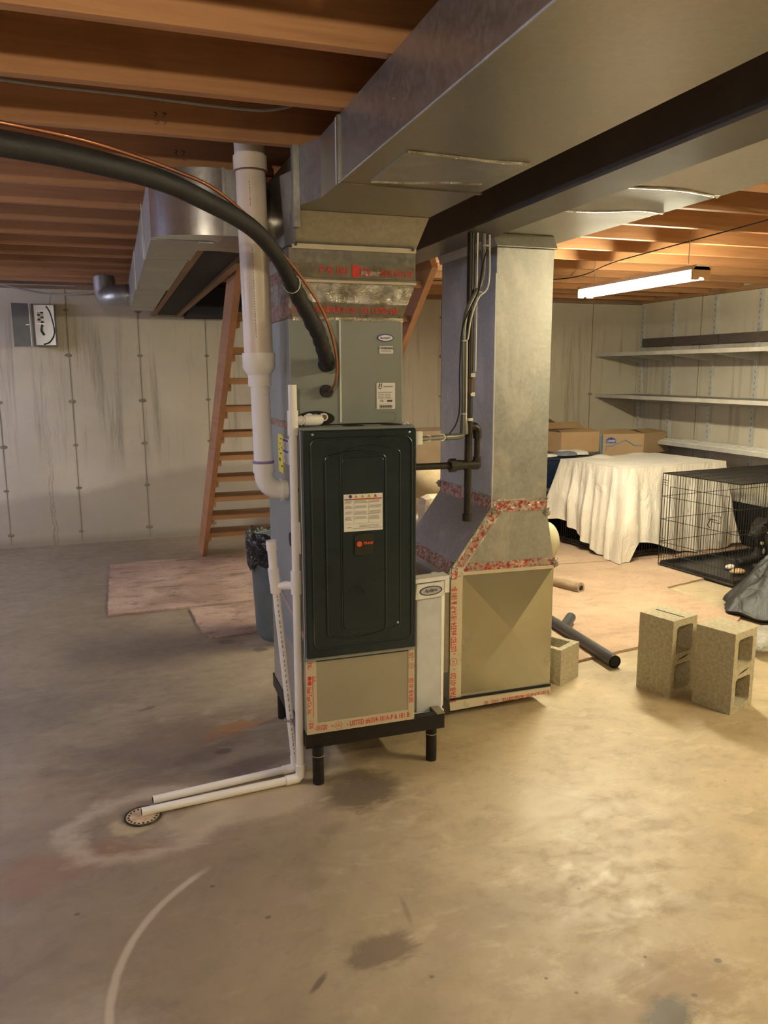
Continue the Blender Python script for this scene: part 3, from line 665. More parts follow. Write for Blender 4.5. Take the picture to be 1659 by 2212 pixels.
MB().hexa([(1.592, 3.185, 2.13), (1.892, 3.185, 2.13), (1.892, 3.82, 2.13), (1.592, 3.82, 2.13), (1.57, 3.21, 2.19), (1.885, 3.21, 2.19), (1.885, 3.82, 2.19), (1.57, 3.82, 2.19)]).build('top_collar', M_GALV2, rd, bevel=.004)
MB().tube([(1.5985, 3.198, .99), (1.5985, 3.198, 2.02)], .0035, 6).build('corner_seam', M_STD, rd)
bt = MB().hexa([(1.40, 3.20, .70), (1.935, 3.20, .70), (1.935, 3.81, .70), (1.40, 3.81, .70), (1.60, 3.20, .985), (1.882, 3.20, .985), (1.882, 3.81, .985), (1.60, 3.81, .985)]).build('boot', M_GALV2, rd)
bx = MB().box(1.40, 1.935, 3.20, 3.81, .075, .70)
bx.build('box', plain('box_galvanized', (.47, .45, .35), .36, .55, .08, 3), rd, bevel=.002)
# cross-broken front panel: four facets folded to a shallow point
xa, xb, za, zb = 1.455, 1.930, .105, .680; cx, cz = (xa+xb)/2+.01, (za+zb)/2+.01; yp = 3.168
MB().add([(xa, 3.1985, za), (xb, 3.1985, za), (xb, 3.1985, zb), (xa, 3.1985, zb), (cx, yp, cz)], [(0, 1, 4), (1, 2, 4), (2, 3, 4), (3, 0, 4), (3, 2, 1, 0)]).build('cross_broken_panel', plain('panel_galvanized', (.46, .44, .34), .24, .88, .03, 3), rd)
MB().box(1.072, 1.3985, 3.202, 3.60, .222, .655).build('furnace_link', M_GALV, rd)
tp = MB().box(1.399, 1.458, 3.1955, 3.1995, .08, .70).build('tape', M_TAPE, rd)
text('587A/B -01/20  -', .040, (1.418, 3.1948, .070), (0, 0, 1), (-1, 0, 0), M_RED, tp, bold=.0005, sx=.62)
text('- LISTED #63S4-181A-P & 181 B-', .040, (1.418, 3.1948, .305), (0, 0, 1), (-1, 0, 0), M_RED, tp, bold=.0005, sx=.60)
text('UL', .018, (1.418, 3.1948, .270), (0, 0, 1), (-1, 0, 0), M_RED, tp, align='CENTER')
MB().tube([(1.418+.018*math.cos(a), 3.195, .270+.018*math.sin(a)) for a in [i*math.pi/12 for i in range(24)]], .0009, 4, closed=True).build('print_ring', M_RED, tp)
tp = MB().hexa([(1.40, 3.185, .035), (1.935, 3.185, .050), (1.935, 3.187, .050), (1.40, 3.187, .035), (1.40, 3.197, .078), (1.935, 3.197, .083), (1.935, 3.199, .083), (1.40, 3.199, .078)]).build('bottom_flange_tape', M_TAPE, rd)
text('B 181 & P-A181-4S36# DETSIL   (UL)   02', .024, (1.925, 3.183, .0605), (-1, 0, -.03), (0, 0, -1), M_RED, tp, bold=.0002, sx=.85)
MB().box(1.40, 1.935, 3.19, 3.20, .083, .092).build('flange_gap', M_HOLE, rd)
def ptape(name, mat, a, b_, wdt, n, off=.003):
    a = Vector(a); b_ = Vector(b_); n = Vector(n).normalized(); s_ = (b_-a).cross(n).normalized()*wdt/2
    return MB().hexa([a-s_, a+s_, b_+s_, b_-s_, a-s_+n*off, a+s_+n*off, b_+s_+n*off, b_-s_+n*off]).build(name, mat, rd)
ptape('red_tape', M_REDFOIL, (1.435, 3.20, .715), (1.938, 3.20, .708), .042, (0, -1, 0))
ptape('red_tape', M_TAPE, (1.42, 3.199, .690), (1.938, 3.199, .684), .016, (0, -1, 0), .005)
ptape('red_tape', M_REDFOIL, (1.603, 3.20, .993), (1.886, 3.20, .985), .050, (0, -1, 0))
ptape('foil_edge', M_FOIL, (1.60, 3.199, 1.022), (1.886, 3.199, 1.014), .008, (0, -1, 0), .005)
ptape('red_tape', M_REDFOIL, (1.43, 3.20, .715), (1.618, 3.20, .972), .050, (0, -1, 0), .006)
ptape('foil_edge', M_FOIL, (1.46, 3.20, .715), (1.645, 3.20, .965), .010, (0, -1, 0), .007)
ptape('foil_edge', M_FOIL, (1.405, 3.20, .715), (1.598, 3.20, .985), .012, (0, -1, 0), .007)
ptape('foil_edge', M_FOIL, (1.39, 3.198, .70), (1.46, 3.198, .70), .045, (0, -1, 0), .008)
ptape('red_tape', M_REDFOIL, (1.40, 3.198, .694), (1.43, 3.198, .694), .050, (0, -1, 0), .010)
ptape('red_tape', M_REDFOIL, (1.60, 3.205, 1.005), (1.60, 3.80, 1.005), .055, (-1, 0, .1))
ptape('foil_edge', M_FOIL, (1.60, 3.205, 1.036), (1.60, 3.80, 1.036), .008, (-1, 0, .1), .005)
ptape('red_tape', M_REDFOIL, (1.41, 3.205, .712), (1.41, 3.80, .712), .06, (-1, 0, .7))
for p_ in ((1.603, 3.197, .975), (1.884, 3.198, .95), (1.937, 3.198, .70), (1.40, 3.197, .69), (1.598, 3.805, 1.02)):
    MB().sphere(p_, .017, 14, 9, (1, .45, 1), lambda d: d*(1+.9*mnoise.noise(d*190))).build('foil_crumple', M_FOIL, rd)

# ---------------- humidifier ----------------
hm = thing('humidifier', 'tall narrow white duct humidifier between the furnace door and return box', 'humidifier', (1.17, 2.95, .2))
MB().box(1.078, 1.235, 2.905, 2.97, .205, .752).build('body', M_HUMSIDE, hm, bevel=.004)
MB().hexa([(1.112, 2.880, .200), (1.222, 2.880, .196), (1.222, 2.91, .196), (1.112, 2.91, .200), (1.112, 2.880, .735), (1.222, 2.880, .733), (1.222, 2.91, .733), (1.112, 2.91, .735)]).build('front_cover', M_HUMGREY, hm, bevel=.002)
MB().hexa([(1.220, 2.878, .193), (1.243, 2.905, .207), (1.243, 3.0, .207), (1.220, 3.0, .193), (1.220, 2.878, .765), (1.246, 2.905, .765), (1.246, 3.0, .765), (1.220, 3.0, .765)]).build('edge_trim', M_WHITEPL, hm, bevel=.002)
MB().box(1.08, 1.235, 2.876, 2.95, .191, .198).build('bottom_trim', M_WHITEPL, hm)
MB().hexa([(1.085, 2.874, .755), (1.253, 2.874, .762), (1.253, 2.94, .762), (1.085, 2.94, .755), (1.08, 2.876, .772), (1.253, 2.876, .779), (1.253, 2.94, .779), (1.08, 2.94, .772)]).build('top_cap', M_WHITEPL, hm, bevel=.002)
MB().box(1.235, 1.256, 2.88, 2.96, .705, .765).build('corner_tab', M_WHITEPL, hm, bevel=.002)
bd = MB().hexa([(1.100, 2.868, .690), (1.226, 2.868, .697), (1.226, 2.88, .697), (1.100, 2.88, .690), (1.108, 2.868, .752), (1.226, 2.868, .757), (1.226, 2.88, .757), (1.108, 2.88, .752)]).build('badge_plate', M_WHITEPL, hm)
cx_, cz_ = 1.168, .7245
o1 = MB().extr([(cx_+.050*math.cos(a), 2.8665, cz_+.0195*math.sin(a)+.04*.05*math.cos(a)) for a in [i*math.pi/20 for i in range(40)]], (0, .002, 0)).build('badge_ring', M_NAVY, bd)
o2 = MB().extr([(cx_+.044*math.cos(a), 2.8658, cz_+.0155*math.sin(a)+.04*.05*math.cos(a)) for a in [i*math.pi/20 for i in range(40)]], (0, .002, 0)).build('badge_face', plain('badge_silver', (.50, .51, .52), .35, .3), bd)
text('Aprilaire', .020, (cx_-.001, 2.8652, cz_+.002), (1, 0, .05), (0, 0, 1), M_INK, bd, align='CENTER', sx=.75, shear=.25, bold=.0002)
MB().box(cx_-.018, cx_+.014, 2.8654, 2.8660, cz_-.0085, cz_-.0070).build('badge_rule', M_INKG, bd)

# ---------------- white vent pipe ----------------
vp = thing('vent_pipe', 'large white plastic vent pipe stepping down and bending into the furnace side', 'pipe', (.52, 3.05, 1.15))
V = lambda z: (.518+(.535-.518)*(2.35-z)/1.2, 3.05, z)
MB().cyl(V(1.66), V(2.34), .0545, 32).build('wide_pipe', M_PVCY, vp)
MB().cyl(V(2.325), V(2.375), .0615, 32).build('top_coupling', M_PVCY, vp)
MB().tube([(V(2.322)[0]+.0555*math.cos(a), 3.05+.0555*math.sin(a), 2.322) for a in [i*math.pi/12 for i in range(24)]], .003, 5, closed=True).build('primer_stain', M_STAIN, vp)
MB().cyl(V(2.37), V(2.46), .056, 32).build('cap_pipe', M_PVCY, vp)
MB().tube([V(1.672), V(1.618), V(1.592), V(1.590), V(1.547)], [.0625, .0625, .046, .044, .044], 32).build('reducer', M_PVC, vp)
MB().cyl(V(1.245), V(1.56), .0365, 28).build('narrow_pipe', M_PVC, vp)
MB().tube([(V(1.252)[0]+.0375*math.cos(a), 3.05+.0375*math.sin(a), 1.256) for a in [i*math.pi/12 for i in range(24)]], .0055, 6, closed=True).build('primer_ring', M_PURPLE, vp)
MB().cyl(V(1.215), V(1.25), .0425, 28).build('elbow_hub', M_PVC, vp)
x0_ = V(1.215)[0]
MB().tube([(x0_, 3.05, 1.22), (x0_, 3.05, 1.205)]+arcpts((x0_+.062, 3.05, 1.205), math.pi, 1.5*math.pi, .062, (1, 0, 0), (0, 0, 1), 10)+[(.628, 3.05, 1.143)], .0375, 28).build('elbow', M_PVC, vp)
MB().cyl((.598, 3.05, 1.143), (.606, 3.05, 1.143), .044, 28).build('elbow_hub', M_PVC, vp)
pt = MB()
for z0_, n_ in ((2.28, 10), (2.05, 34)):
    z_ = z0_
    for q in range(n_):
        h_ = random.uniform(.003, .008); pt.box(V(z_)[0]-.016, V(z_)[0]-.0135, 3.05-.0545, 3.05-.0515, z_-h_, z_); z_ -= h_+random.uniform(.002, .006)
        if z_ < 1.69: break
pt.build('pipe_print', M_INKG, vp, kind='stuff')

# ---------------- condensate drain piping ----------------
dp = thing('drain_piping', 'thin white plastic drain pipes down the furnace corner and along the floor', 'pipe', (.606, 2.84, 0))
xm, ym = .606, 2.84
MB().cyl((xm+.004, ym, 1.44), (xm+.004, ym, 1.555), .0160, 20).build('stub_pipe', M_PVC, dp)
MB().cyl((xm+.003, ym, 1.372), (xm+.003, ym, 1.462), .0200, 20).build('tee', M_PVC, dp)
MB().tube([(xm+.012, ym, 1.425), (xm+.03, ym, 1.425), (xm+.036, ym, 1.425)], [.010, .018, .0195], 18).build('tee_branch', M_PVC, dp)
MB().cyl((xm+.036, ym, 1.425), (xm+.052, ym+.012, 1.425), .0155, 18).build('branch_pipe', M_PVC, dp)
MB().tube([(xm+.048, ym+.006, 1.425), (xm+.090, ym+.006, 1.425), (xm+.104, ym+.018, 1.425), (xm+.106, ym+.095, 1.425)], .0195, 18).build('branch_elbow', M_PVC, dp)
MB().cyl((xm, ym, .055), (xm+.003, ym, 1.375), .0155, 20).build('main_pipe', M_PVC, dp)
MB().cyl((xm+.001, ym, .772), (xm+.001, ym, .862), .0205, 20).build('lower_tee', M_PVC, dp)
MB().tube([(xm, ym+.01, .80), (xm-.03, ym+.03, .80), (xm-.055, ym+.05, .795)], [.014, .018, .014], 16).build('wye_branch', M_PVC, dp)
A = Vector((xm-.072, 2.905, 0))
MB().cyl((.527, 2.90, .972), (.529, 2.90, .935), .0205, 20).build('end_cap', M_PVC, dp)
MB().cyl((.529, 2.90, .94), (.534, 2.90, .86), .0175, 20).build('riser_stub', M_PVC, dp)
MB().cyl((.533, 2.90, .865), (.542, 2.90, .768), .0220, 20).build('wye', M_PVC, dp)
MB().cyl((.540, 2.90, .79), (.604, 2.925, .035), .0150, 20).build('slanted_pipe', M_PVC, dp)
MB().tube([(.586+.021*math.cos(a), 2.918+.021*math.sin(a), .235) for a in [i*math.pi/8 for i in range(16)]], .004, 6, closed=True).build('clamp', M_CONDUIT, dp)
MB().box(.588, .612, 2.85, 2.915, .230, .240).build('clamp_strap', M_CONDUIT, dp)
MB().tube([(xm, ym, .075), (xm, ym, .030), (xm-.012, ym-.001, .019), (xm-.06, ym-.006, .019)], .0195, 18).build('floor_elbow', M_PVC, dp)
MB().cyl((xm-.05, ym-.005, .019), (.002, 2.79, .0165), .0158, 20).build('floor_pipe', M_PVC, dp)
MB().tube([(.602, 2.925, .07), (.604, 2.925, .028), (.59, 2.925, .019), (.55, 2.92, .019)], .0185, 18).build('floor_elbow', M_PVC, dp)
MB().cyl((.56, 2.921, .019), (.045, 2.862, .0165), .0155, 20).build('floor_pipe', M_PVC, dp)
for a, b_ in (((.002, 2.79, .0165), (.0005, 2.7898, .0165)), ((.045, 2.862, .0165), (.0435, 2.8618, .0165))): MB().cyl(a, b_, .0125).build('pipe_bore', M_HOLE, dp)
pt = MB(); s_ = 0.0
while s_ < .93:
    l_ = random.uniform(.006, .014); c0 = Vector((.540, 2.90, .79)).lerp(Vector((.604, 2.925, .035)), s_); pt.box(c0.x-.003, c0.x+.001, c0.y-.0155, c0.y-.0145, c0.z-l_, c0.z); s_ += l_/.75+random.uniform(.006, .02)
pt.build('pipe_print', M_INKG, dp, kind='stuff')
# floor drain
fd = thing('floor_drain', 'round perforated tan floor drain cover under the pipe ends', 'drain', (.005, 2.785, 0))
MB().cyl((.005, 2.785, -.004), (.005, 2.785, .004), .060, 36).build('cover', M_DRAIN, fd)
MB().tube([(.005+.0625*math.cos(a), 2.785+.0625*math.sin(a), .003) for a in [i*math.pi/18 for i in range(36)]], .004, 6, closed=True).build('rim', M_BLACKPIPE, fd)
for i in range(20):
    a = i*2*math.pi/20; MB().cyl((.005+.050*math.cos(a), 2.785+.050*math.sin(a), .0035), (.005+.050*math.cos(a), 2.785+.050*math.sin(a), .0046), .0045, 10).build('hole', M_HOLE, fd)

# ---------------- refrigerant lines ----------------
rl = thing('insulated_refrigerant_line', 'thick black foam insulated hose sweeping from upper left into the coil cabinet', 'hose', (.74, 2.9, 1.63))
H = [(-1.5, .5, 1.98), (-.397, 1.45, 1.962), (-.273, 1.62, 2.006), (-.179, 1.75, 2.032), (-.042, 1.88, 2.046), (.116, 2.05, 2.056), (.238, 2.2, 2.048), (.402, 2.4, 2.018), (.511, 2.55, 1.958), (.575, 2.64, 1.885)]
hp = smooth_path(H, 8)
MB().tube(hp, .0250, 20).build('foam_sleeve', M_FOAM, rl)
H2 = [(.570, 2.635, 1.892), (.617, 2.70, 1.838), (.665, 2.74, 1.77), (.700, 2.78, 1.722), (.725, 2.82, 1.675), (.748, 2.86, 1.640), (.757, 2.885, 1.630), (.758, 2.93, 1.628)]
MB().tube([p+Vector((0, 0, .002*math.sin(i*.9))) for i, p in enumerate(smooth_path(H2, 6))], [.0275+.0018*math.sin(i*1.7) for i in range(len(smooth_path(H2, 6)))], 20).build('foam_sleeve', M_FOAM, rl)
MB().tube([(.5745+.030*math.cos(a)*.8, 2.64-.030*math.cos(a)*.5, 1.887+.030*math.sin(a)) for a in [i*math.pi/8 for i in range(16)]], .0022, 6, closed=True).build('cable_tie', M_TIE, rl)
cl = thing('copper_line', 'thin copper tube looping beside the black hose to the lower cabinet port', 'pipe', (.76, 2.9, 1.53))
K = [(-1.5, .5, 2.02), (-.392, 1.45, 2.004), (-.27, 1.62, 2.044), (-.176, 1.75, 2.069), (-.014, 1.88, 2.080), (.168, 2.1, 2.088), (.292, 2.25, 2.078), (.431, 2.42, 2.020), (.580, 2.6, 1.925), (.686, 2.72, 1.828), (.745, 2.79, 1.735), (.775, 2.83, 1.64), (.778, 2.86, 1.57), (.768, 2.89, 1.535), (.757, 2.925, 1.528)]
MB().tube(smooth_path(K, 8), .0048, 10).build('tube', M_COPPER, cl)
MB().cyl((.757, 2.932, 1.529), (.757, 2.905, 1.529), .0235, 24).build('rubber_grommet', M_FOAM, cl)

# ---------------- gas pipe ----------------
gp = thing('gas_pipe', 'black iron gas pipe standing between furnace and return duct', 'pipe', (1.43, 3.1, 1))
gx = 1.432
MB().cyl((gx, 3.1, .985), (gx, 3.1, 2.163), .0165, 18).build('riser', M_BLACKPIPE, gp)
MB().cyl((gx, 3.1, .955), (gx, 3.1, .985), .0225, 10).build('drip_cap', M_BLACKPIPE, gp)
MB().cyl((1.068, 3.1, 1.202), (1.37, 3.1, 1.202), .0145, 16).build('supply_run', M_BLACKPIPE, gp)
MB().cyl((1.345, 3.1, 1.202), (1.372, 3.1, 1.202), .030, 8).build('union', M_BLACKPIPE, gp)
MB().cyl((1.372, 3.1, 1.202), (1.396, 3.1, 1.202), .023, 8).build('union', M_BLACKPIPE, gp)
MB().cyl((1.39, 3.1, 1.202), (1.48, 3.1, 1.202), .0215, 16).build('tee', M_BLACKPIPE, gp)
MB().cyl((1.474, 3.1, 1.22), (1.474, 3.1, 1.33), .0135, 16).build('bypass_riser', M_BLACKPIPE, gp)
MB().tube([(1.474, 3.1, 1.315), (1.474, 3.1, 1.345)]+arcpts((1.452, 3.1, 1.345), 0, math.pi/2, .022, (1, 0, 0), (0, 0, 1), 6)+[(1.432, 3.1, 1.367)], .0195, 14).build('elbow', M_BLACKPIPE, gp)
MB().cyl((1.474, 3.1, 1.19), (1.474, 3.1, 1.235), .0185, 14).build('elbow', M_BLACKPIPE, gp)
MB().cyl((gx, 3.1, 1.335), (gx, 3.1, 1.385), .0205, 14).build('reducing_tee', M_BLACKPIPE, gp)
MB().cyl((gx-.002, 3.1, 1.392), (gx-.002, 3.1, 1.404), .0205, 16).build('white_collar', M_TIE, gp)
vv = MB().cyl((gx, 3.1, 1.51), (gx, 3.1, 1.57), .023, 12).build('valve', plain('valve_brown', (.09, .06, .045), .5, .4), gp)
for z_ in (1.505, 1.585): MB().box(gx-.002, gx+.018, 3.078, 3.09, z_-.008, z_+.008).build('valve_tag', M_TIE, gp)
MB().cyl((gx+.018, 3.078, 1.60), (gx+.018, 3.078, 2.16), .0032, 8).build('white_wire', M_TRIMW, gp)

# ---------------- electrical ----------------
sw = thing('switch_box', 'small steel switch box with white cover at the furnace top right corner', 'switch', (1.1, 2.9, 1.33))
MB().box(1.072, 1.104, 2.88, 2.95, 1.262, 1.398).build('box', M_STD, sw, bevel=.004)
MB().box(1.076, 1.125, 2.855, 2.88, 1.318, 1.372).build('cover', M_WHITEPL, sw, bevel=.004)
MB().cyl((1.085, 2.878, 1.278), (1.085, 2.8795, 1.278), .006, 12).build('screw_hole', M_HOLE, sw) ; MB().box(1.074, 1.085, 2.8765, 2.8795, 1.29, 1.302).build('toggle', M_HOLE, sw)
MB().tube([(1.05, 2.87, 1.397), (1.058, 2.87, 1.408), (1.07, 2.87, 1.40)], .007, 8).build('connector', M_STD, sw)
cd = thing('electrical_conduit', 'grey electrical conduit with zip ties rising in front of the return duct', 'conduit', (1.3, 3.02, 1.33))
MB().cyl((1.104, 2.915, 1.336), (1.30, 3.03, 1.331), .0100, 12).build('horizontal_run', M_CONDUIT, cd)
MB().tube([(1.295, 3.03, 1.331), (1.345, 3.04, 1.331), (1.372, 3.045, 1.333), (1.387, 3.048, 1.350), (1.388, 3.05, 1.40)], .0135, 14).build('elbow_fitting', M_CONDUIT, cd)
MB().tube([(1.387, 3.05, 1.34), (1.388, 3.05, 1.36), (1.385, 3.05, 1.43)], [.019, .019, .012], 14).build('fitting_hub', M_CONDUIT, cd)
P_ = [(1.386, 3.05, 1.40), (1.383, 3.05, 1.55), (1.380, 3.05, 1.70), (1.381, 3.05, 1.78), (1.400, 3.06, 1.85), (1.43, 3.07, 1.905), (1.47, 3.09, 1.96), (1.488, 3.10, 2.03), (1.492, 3.11, 2.165)]
MB().tube(smooth_path(P_, 6), .0095, 12).build('riser', M_CONDUIT, cd)
P_ = [(1.31, 3.02, 1.345), (1.345, 3.03, 1.39), (1.362, 3.04, 1.46), (1.360, 3.04, 1.60), (1.368, 3.04, 1.76), (1.40, 3.05, 1.84), (1.455, 3.07, 1.93), (1.478, 3.08, 2.04), (1.50, 3.09, 2.10)]
MB().tube(smooth_path(P_, 6), .0032, 8).build('black_wire', M_BLACK, cd)
MB().tube(smooth_path([(1.395, 3.04, 1.73), (1.41, 3.04, 1.82), (1.45, 3.06, 1.90), (1.50, 3.07, 1.96), (1.505, 3.08, 2.155)], 6), .0035, 8).build('white_cable', M_TRIMW, cd)
MB().cyl((1.392, 3.038, 1.40), (1.390, 3.038, 1.73), .0035, 8).build('white_cable', M_TRIMW, cd)
for p_, r_ in (((1.381, 3.05, 1.725), .0125), ((1.385, 3.05, 1.425), .0125), ((1.462, 3.085, 1.925), .014), ((1.498, 3.10, 2.115), .012), ((1.272, 3.012, 1.332), .013), ((1.19, 2.965, 1.334), .012)):
    ax = (0, 1, 0) if p_[0] > 1.35 else (0, 0, 1)
    MB().tube([Vector(p_)+Vector((r_*math.cos(a), (r_*math.sin(a) if ax == (0, 1, 0) else 0), (0 if ax == (0, 1, 0) else r_*math.sin(a)))) for a in [i*math.pi/6 for i in range(12)]], .003, 6, closed=True).build('zip_tie', M_TIE, cd)

# ---------------- concrete blocks ----------------
def block(label, loc, rz, upright=True, grp='hollow concrete blocks on the floor'):
    t = thing('concrete_block', label, 'block', loc, grp); t.rotation_euler = (0, 0, rz)
    # local: width 0..0.197 (x), depth 0..0.197 (y, holes run along y), height 0..0.397 (z)
    W, D, Hh, th = .194, .197, .397, .032
    bm = bmesh.new()
    outer = [(0, 0), (W, 0), (W, Hh), (0, Hh)]
    def ring(x0, x1, z0, z1, r=.018):
        pts = []
        for cx_, cz_, a in ((x1-r, z1-r, 0), (x0+r, z1-r, math.pi/2), (x0+r, z0+r, math.pi), (x1-r, z0+r, 1.5*math.pi)):
            for i in range(4): pts.append((cx_+r*math.cos(a+i*math.pi/6), cz_+r*math.sin(a+i*math.pi/6)))
        return pts
    holes = [ring(th, W-th, .034, .168), ring(th, W-th, .222, .362)]
    slit = [(th+.012, .187), (W/2, .200), (W-th-.012, .205), (W/2, .192)]
    b = MB()
    for y in (0, D):
        loops = [outer]+holes
        bmx = bmesh.new(); edges = []
        for lp in loops:
            vs = [bmx.verts.new((p[0], y, p[1])) for p in lp]
            edges += [bmx.edges.new((vs[i], vs[(i+1) % len(vs)])) for i in range(len(vs))]
        bmesh.ops.triangle_fill(bmx, edges=edges, use_beauty=True)
        bmx.verts.index_update(); b.add([v.co for v in bmx.verts], [[v.index for v in f.verts] for f in bmx.faces]); bmx.free()
    for lp in [outer]+holes:
        n = len(lp); b.add([(p[0], 0, p[1]) for p in lp]+[(p[0], D, p[1]) for p in lp], [(i, (i+1) % n, n+(i+1) % n, n+i) for i in range(n)])
    me_o = b.build('body', M_BLOCK); me_o.parent = t; me_o.location = (0, 0, 0)
    s_ = MB().extr([(p[0], -.001, p[1]) for p in slit], (0, .004, 0)).build('web_slot', M_HOLE); s_.parent = t; s_.location = (0, 0, 0)
    g = MB().box(W*.50, W*.55, .012, D-.02, Hh-.002, Hh+.0012).build('top_groove', M_HOLE); g.parent = t; g.location = (0, 0, 0)
    g['_g'] = 1
    return t
ang2 = math.atan2(2.848-2.782, 2.85-2.652)
bk2 = block('hollow concrete block standing on end, the nearer one at right', (2.655, 2.780, 0), ang2)
for ch in list(bk2.children):
    if ch.name.startswith('top_groove'): bpy.data.objects.remove(ch)
ang1 = math.atan2(3.099-3.035, 2.731-2.509)
bk1 = block('hollow concrete block standing on end with grooved top, behind the nearer one', (2.512, 3.034, 0), ang1)
t0 = thing('concrete_block', 'square-cut concrete block on the floor against the return box', 'block', (2.088, 3.352, 0), 'hollow concrete blocks on the floor')
a0 = math.atan2(.081, .149); ux, uy = Vector((math.cos(a0), math.sin(a0), 0)), Vector((-math.sin(a0), math.cos(a0), 0))
b = MB(); bmx = bmesh.new(); edges = []
Wd, Ln, Hh = .185, .36, .19
for z in (0, Hh):
    pass
loops = [[(0, 0), (Wd, 0), (Wd, Ln), (0, Ln)], [(.032, .034), (Wd-.032, .034), (Wd-.032, .165), (.032, .165)], [(.032, .195), (Wd-.032, .195), (Wd-.032, .326), (.032, .326)]]
for z in (0, Hh):
    bmx = bmesh.new(); edges = []
    for lp in loops:
        vs = [bmx.verts.new((p[0], p[1], z)) for p in lp]; edges += [bmx.edges.new((vs[i], vs[(i+1) % 4])) for i in range(4)]
    bmesh.ops.triangle_fill(bmx, edges=edges, use_beauty=True); bmx.verts.index_update()
    b.add([v.co for v in bmx.verts], [[v.index for v in f.verts] for f in bmx.faces]); bmx.free()
for lp in loops: b.add([(p[0], p[1], 0) for p in lp]+[(p[0], p[1], Hh) for p in lp], [(i, (i+1) % 4, 4+(i+1) % 4, 4+i) for i in range(4)])
o = b.build('body', M_BLOCK, None); o.parent = t0; o.location = (0, 0, 0); t0.rotation_euler = (0, 0, a0)

# ---------------- drain tube on floor, carpet roll ----------------
ap = thing('plastic_pipe', 'black plastic drain pipe with a side wye lying on the floor', 'pipe', (2.5, 3.8, 0))
MB().tube([(2.498, 3.468, .036), (2.50, 3.50, .036), (2.545, 4.30, .036)], .036, 24, cap=False).build('barrel', M_PIPEABS, ap)
MB().cyl((2.4985, 3.4695, .036), (2.4985, 3.472, .036), .031, 24).build('bore', M_HOLE, ap)
MB().cyl((2.53, 4.05, .04), (2.67, 4.19, .055), .032, 20).build('wye', M_PIPEABS, ap)
cr = thing('carpet_scrap_roll', 'small rolled scrap of beige carpet lying on the large carpet', 'carpet', (3.1, 4.9, 0))
b = MB()
n_ = 16; L_ = 10; A_ = Vector((2.98, 5.20, .030)); B_ = Vector((3.135, 4.80, .040))
b.tube([A_.lerp(B_, i/L_)+Vector((0, 0, .004*math.sin(i*1.3))) for i in range(L_+1)], [.040+.003*math.sin(i*2.1) for i in range(L_+1)], n_)
b.build('roll', plain('carpet_back', (.30, .22, .14), .95, 0, .2, 30, .6, 120), cr); MB().cyl(B_, B_+Vector((.0008, -.002, 0)), .022).build('roll_end', M_HOLE, cr)

# ---------------- carpets ----------------
def rug(label, poly, z0, th, mat, cat='carpet', seed=1):
    rnd = random.Random(seed); pts = []
    for i, p in enumerate(poly):
        q = poly[(i+1) % len(poly)]; n = max(2, int(math.dist(p, q)/.05))
        for k in range(n):
            t = k/n; j = .0 if k == 0 else rnd.uniform(-.006, .006)
            pts.append((p[0]+(q[0]-p[0])*t+j, p[1]+(q[1]-p[1])*t+j))
    o = MB().prism(pts, z0, z0+th).build('carpet', mat); return tag(o, label, cat)
rug('pinkish brown soiled carpet rectangle left of the staircase foot', [(-.133, 5.356), (.447, 5.374), (1.3, 5.42), (1.3, 6.74), (.66, 6.86), (-.124, 6.865)], .001, .014, M_RUGP, seed=2)
rug('smaller soiled carpet piece in front of the grey trash can side', [(.40, 5.34), (.42, 4.86), (.47, 4.70), (.505, 4.683), (.76, 4.717), (1.3, 4.75), (1.3, 5.34)], .001, .012, M_RUGP, seed=3)
rug('large beige carpet piece running behind the concrete blocks', [(2.05, 3.55), (2.56, 3.64), (2.88, 3.70), (3.35, 3.74), (3.60, 3.80), (3.80, 3.95), (3.805, 4.70), (4.55, 4.90), (4.60, 5.47), (3.40, 5.575), (2.0, 5.62), (1.95, 4.6)], .001, .014, M_RUG, seed=4)
rug('beige carpet strip under the white draped crate', [(2.3, 5.64), (3.40, 5.595), (4.70, 5.49), (5.4, 5.43), (5.4, 7.3), (2.3, 7.3)], .001, .016, M_RUG, seed=5)

# ---------------- staircase ----------------
sc = thing('staircase', 'open-tread wooden staircase rising behind the furnace', 'stairs', (1.2, 6.9, 0))
def stringer(x0, x1):
    # parallel board; under edge passes (y,z): (6.913,0) .. (4.30,2.16)
    d = Vector((0, 4.30-6.913, 2.16)).normalized(); nrm = Vector((0, d.z, -d.y))
    if nrm.y < 0: nrm = -nrm
    wd = .235
    p0 = Vector((x0, 6.913, .0)); p1 = Vector((x0, 3.95, 2.45)) if False else p0+d*3.42
    yb = 6.913+wd/abs(nrm.z)*0+wd/ (d.z)*1.0
    poly = [p0, p1, p1+nrm*wd, Vector((x0, yb, 0))]
    return MB().extr(poly, (x1-x0, 0, 0)), poly
b, poly = stringer(.645, .683); b.build('stringer', M_STAIR, sc)
b, _ = stringer(1.735, 1.773); b.build('stringer', M_STAIR, sc)
tz = [(6.66, .225), (6.43, .415), (6.21, .60), (5.99, .785), (5.77, .97), (5.55, 1.155), (5.33, 1.34), (5.11, 1.525), (4.88, 1.71), (4.65, 1.90), (4.43, 2.08)]
for (y, z) in tz:
    MB().box(.683, 1.735, y-.02, y+.23, z, z+.038).build('tread', M_TREAD, sc)
    MB().box(.684, .706, y+.02, y+.18, z-.045, z).build('cleat', M_TREAD, sc)

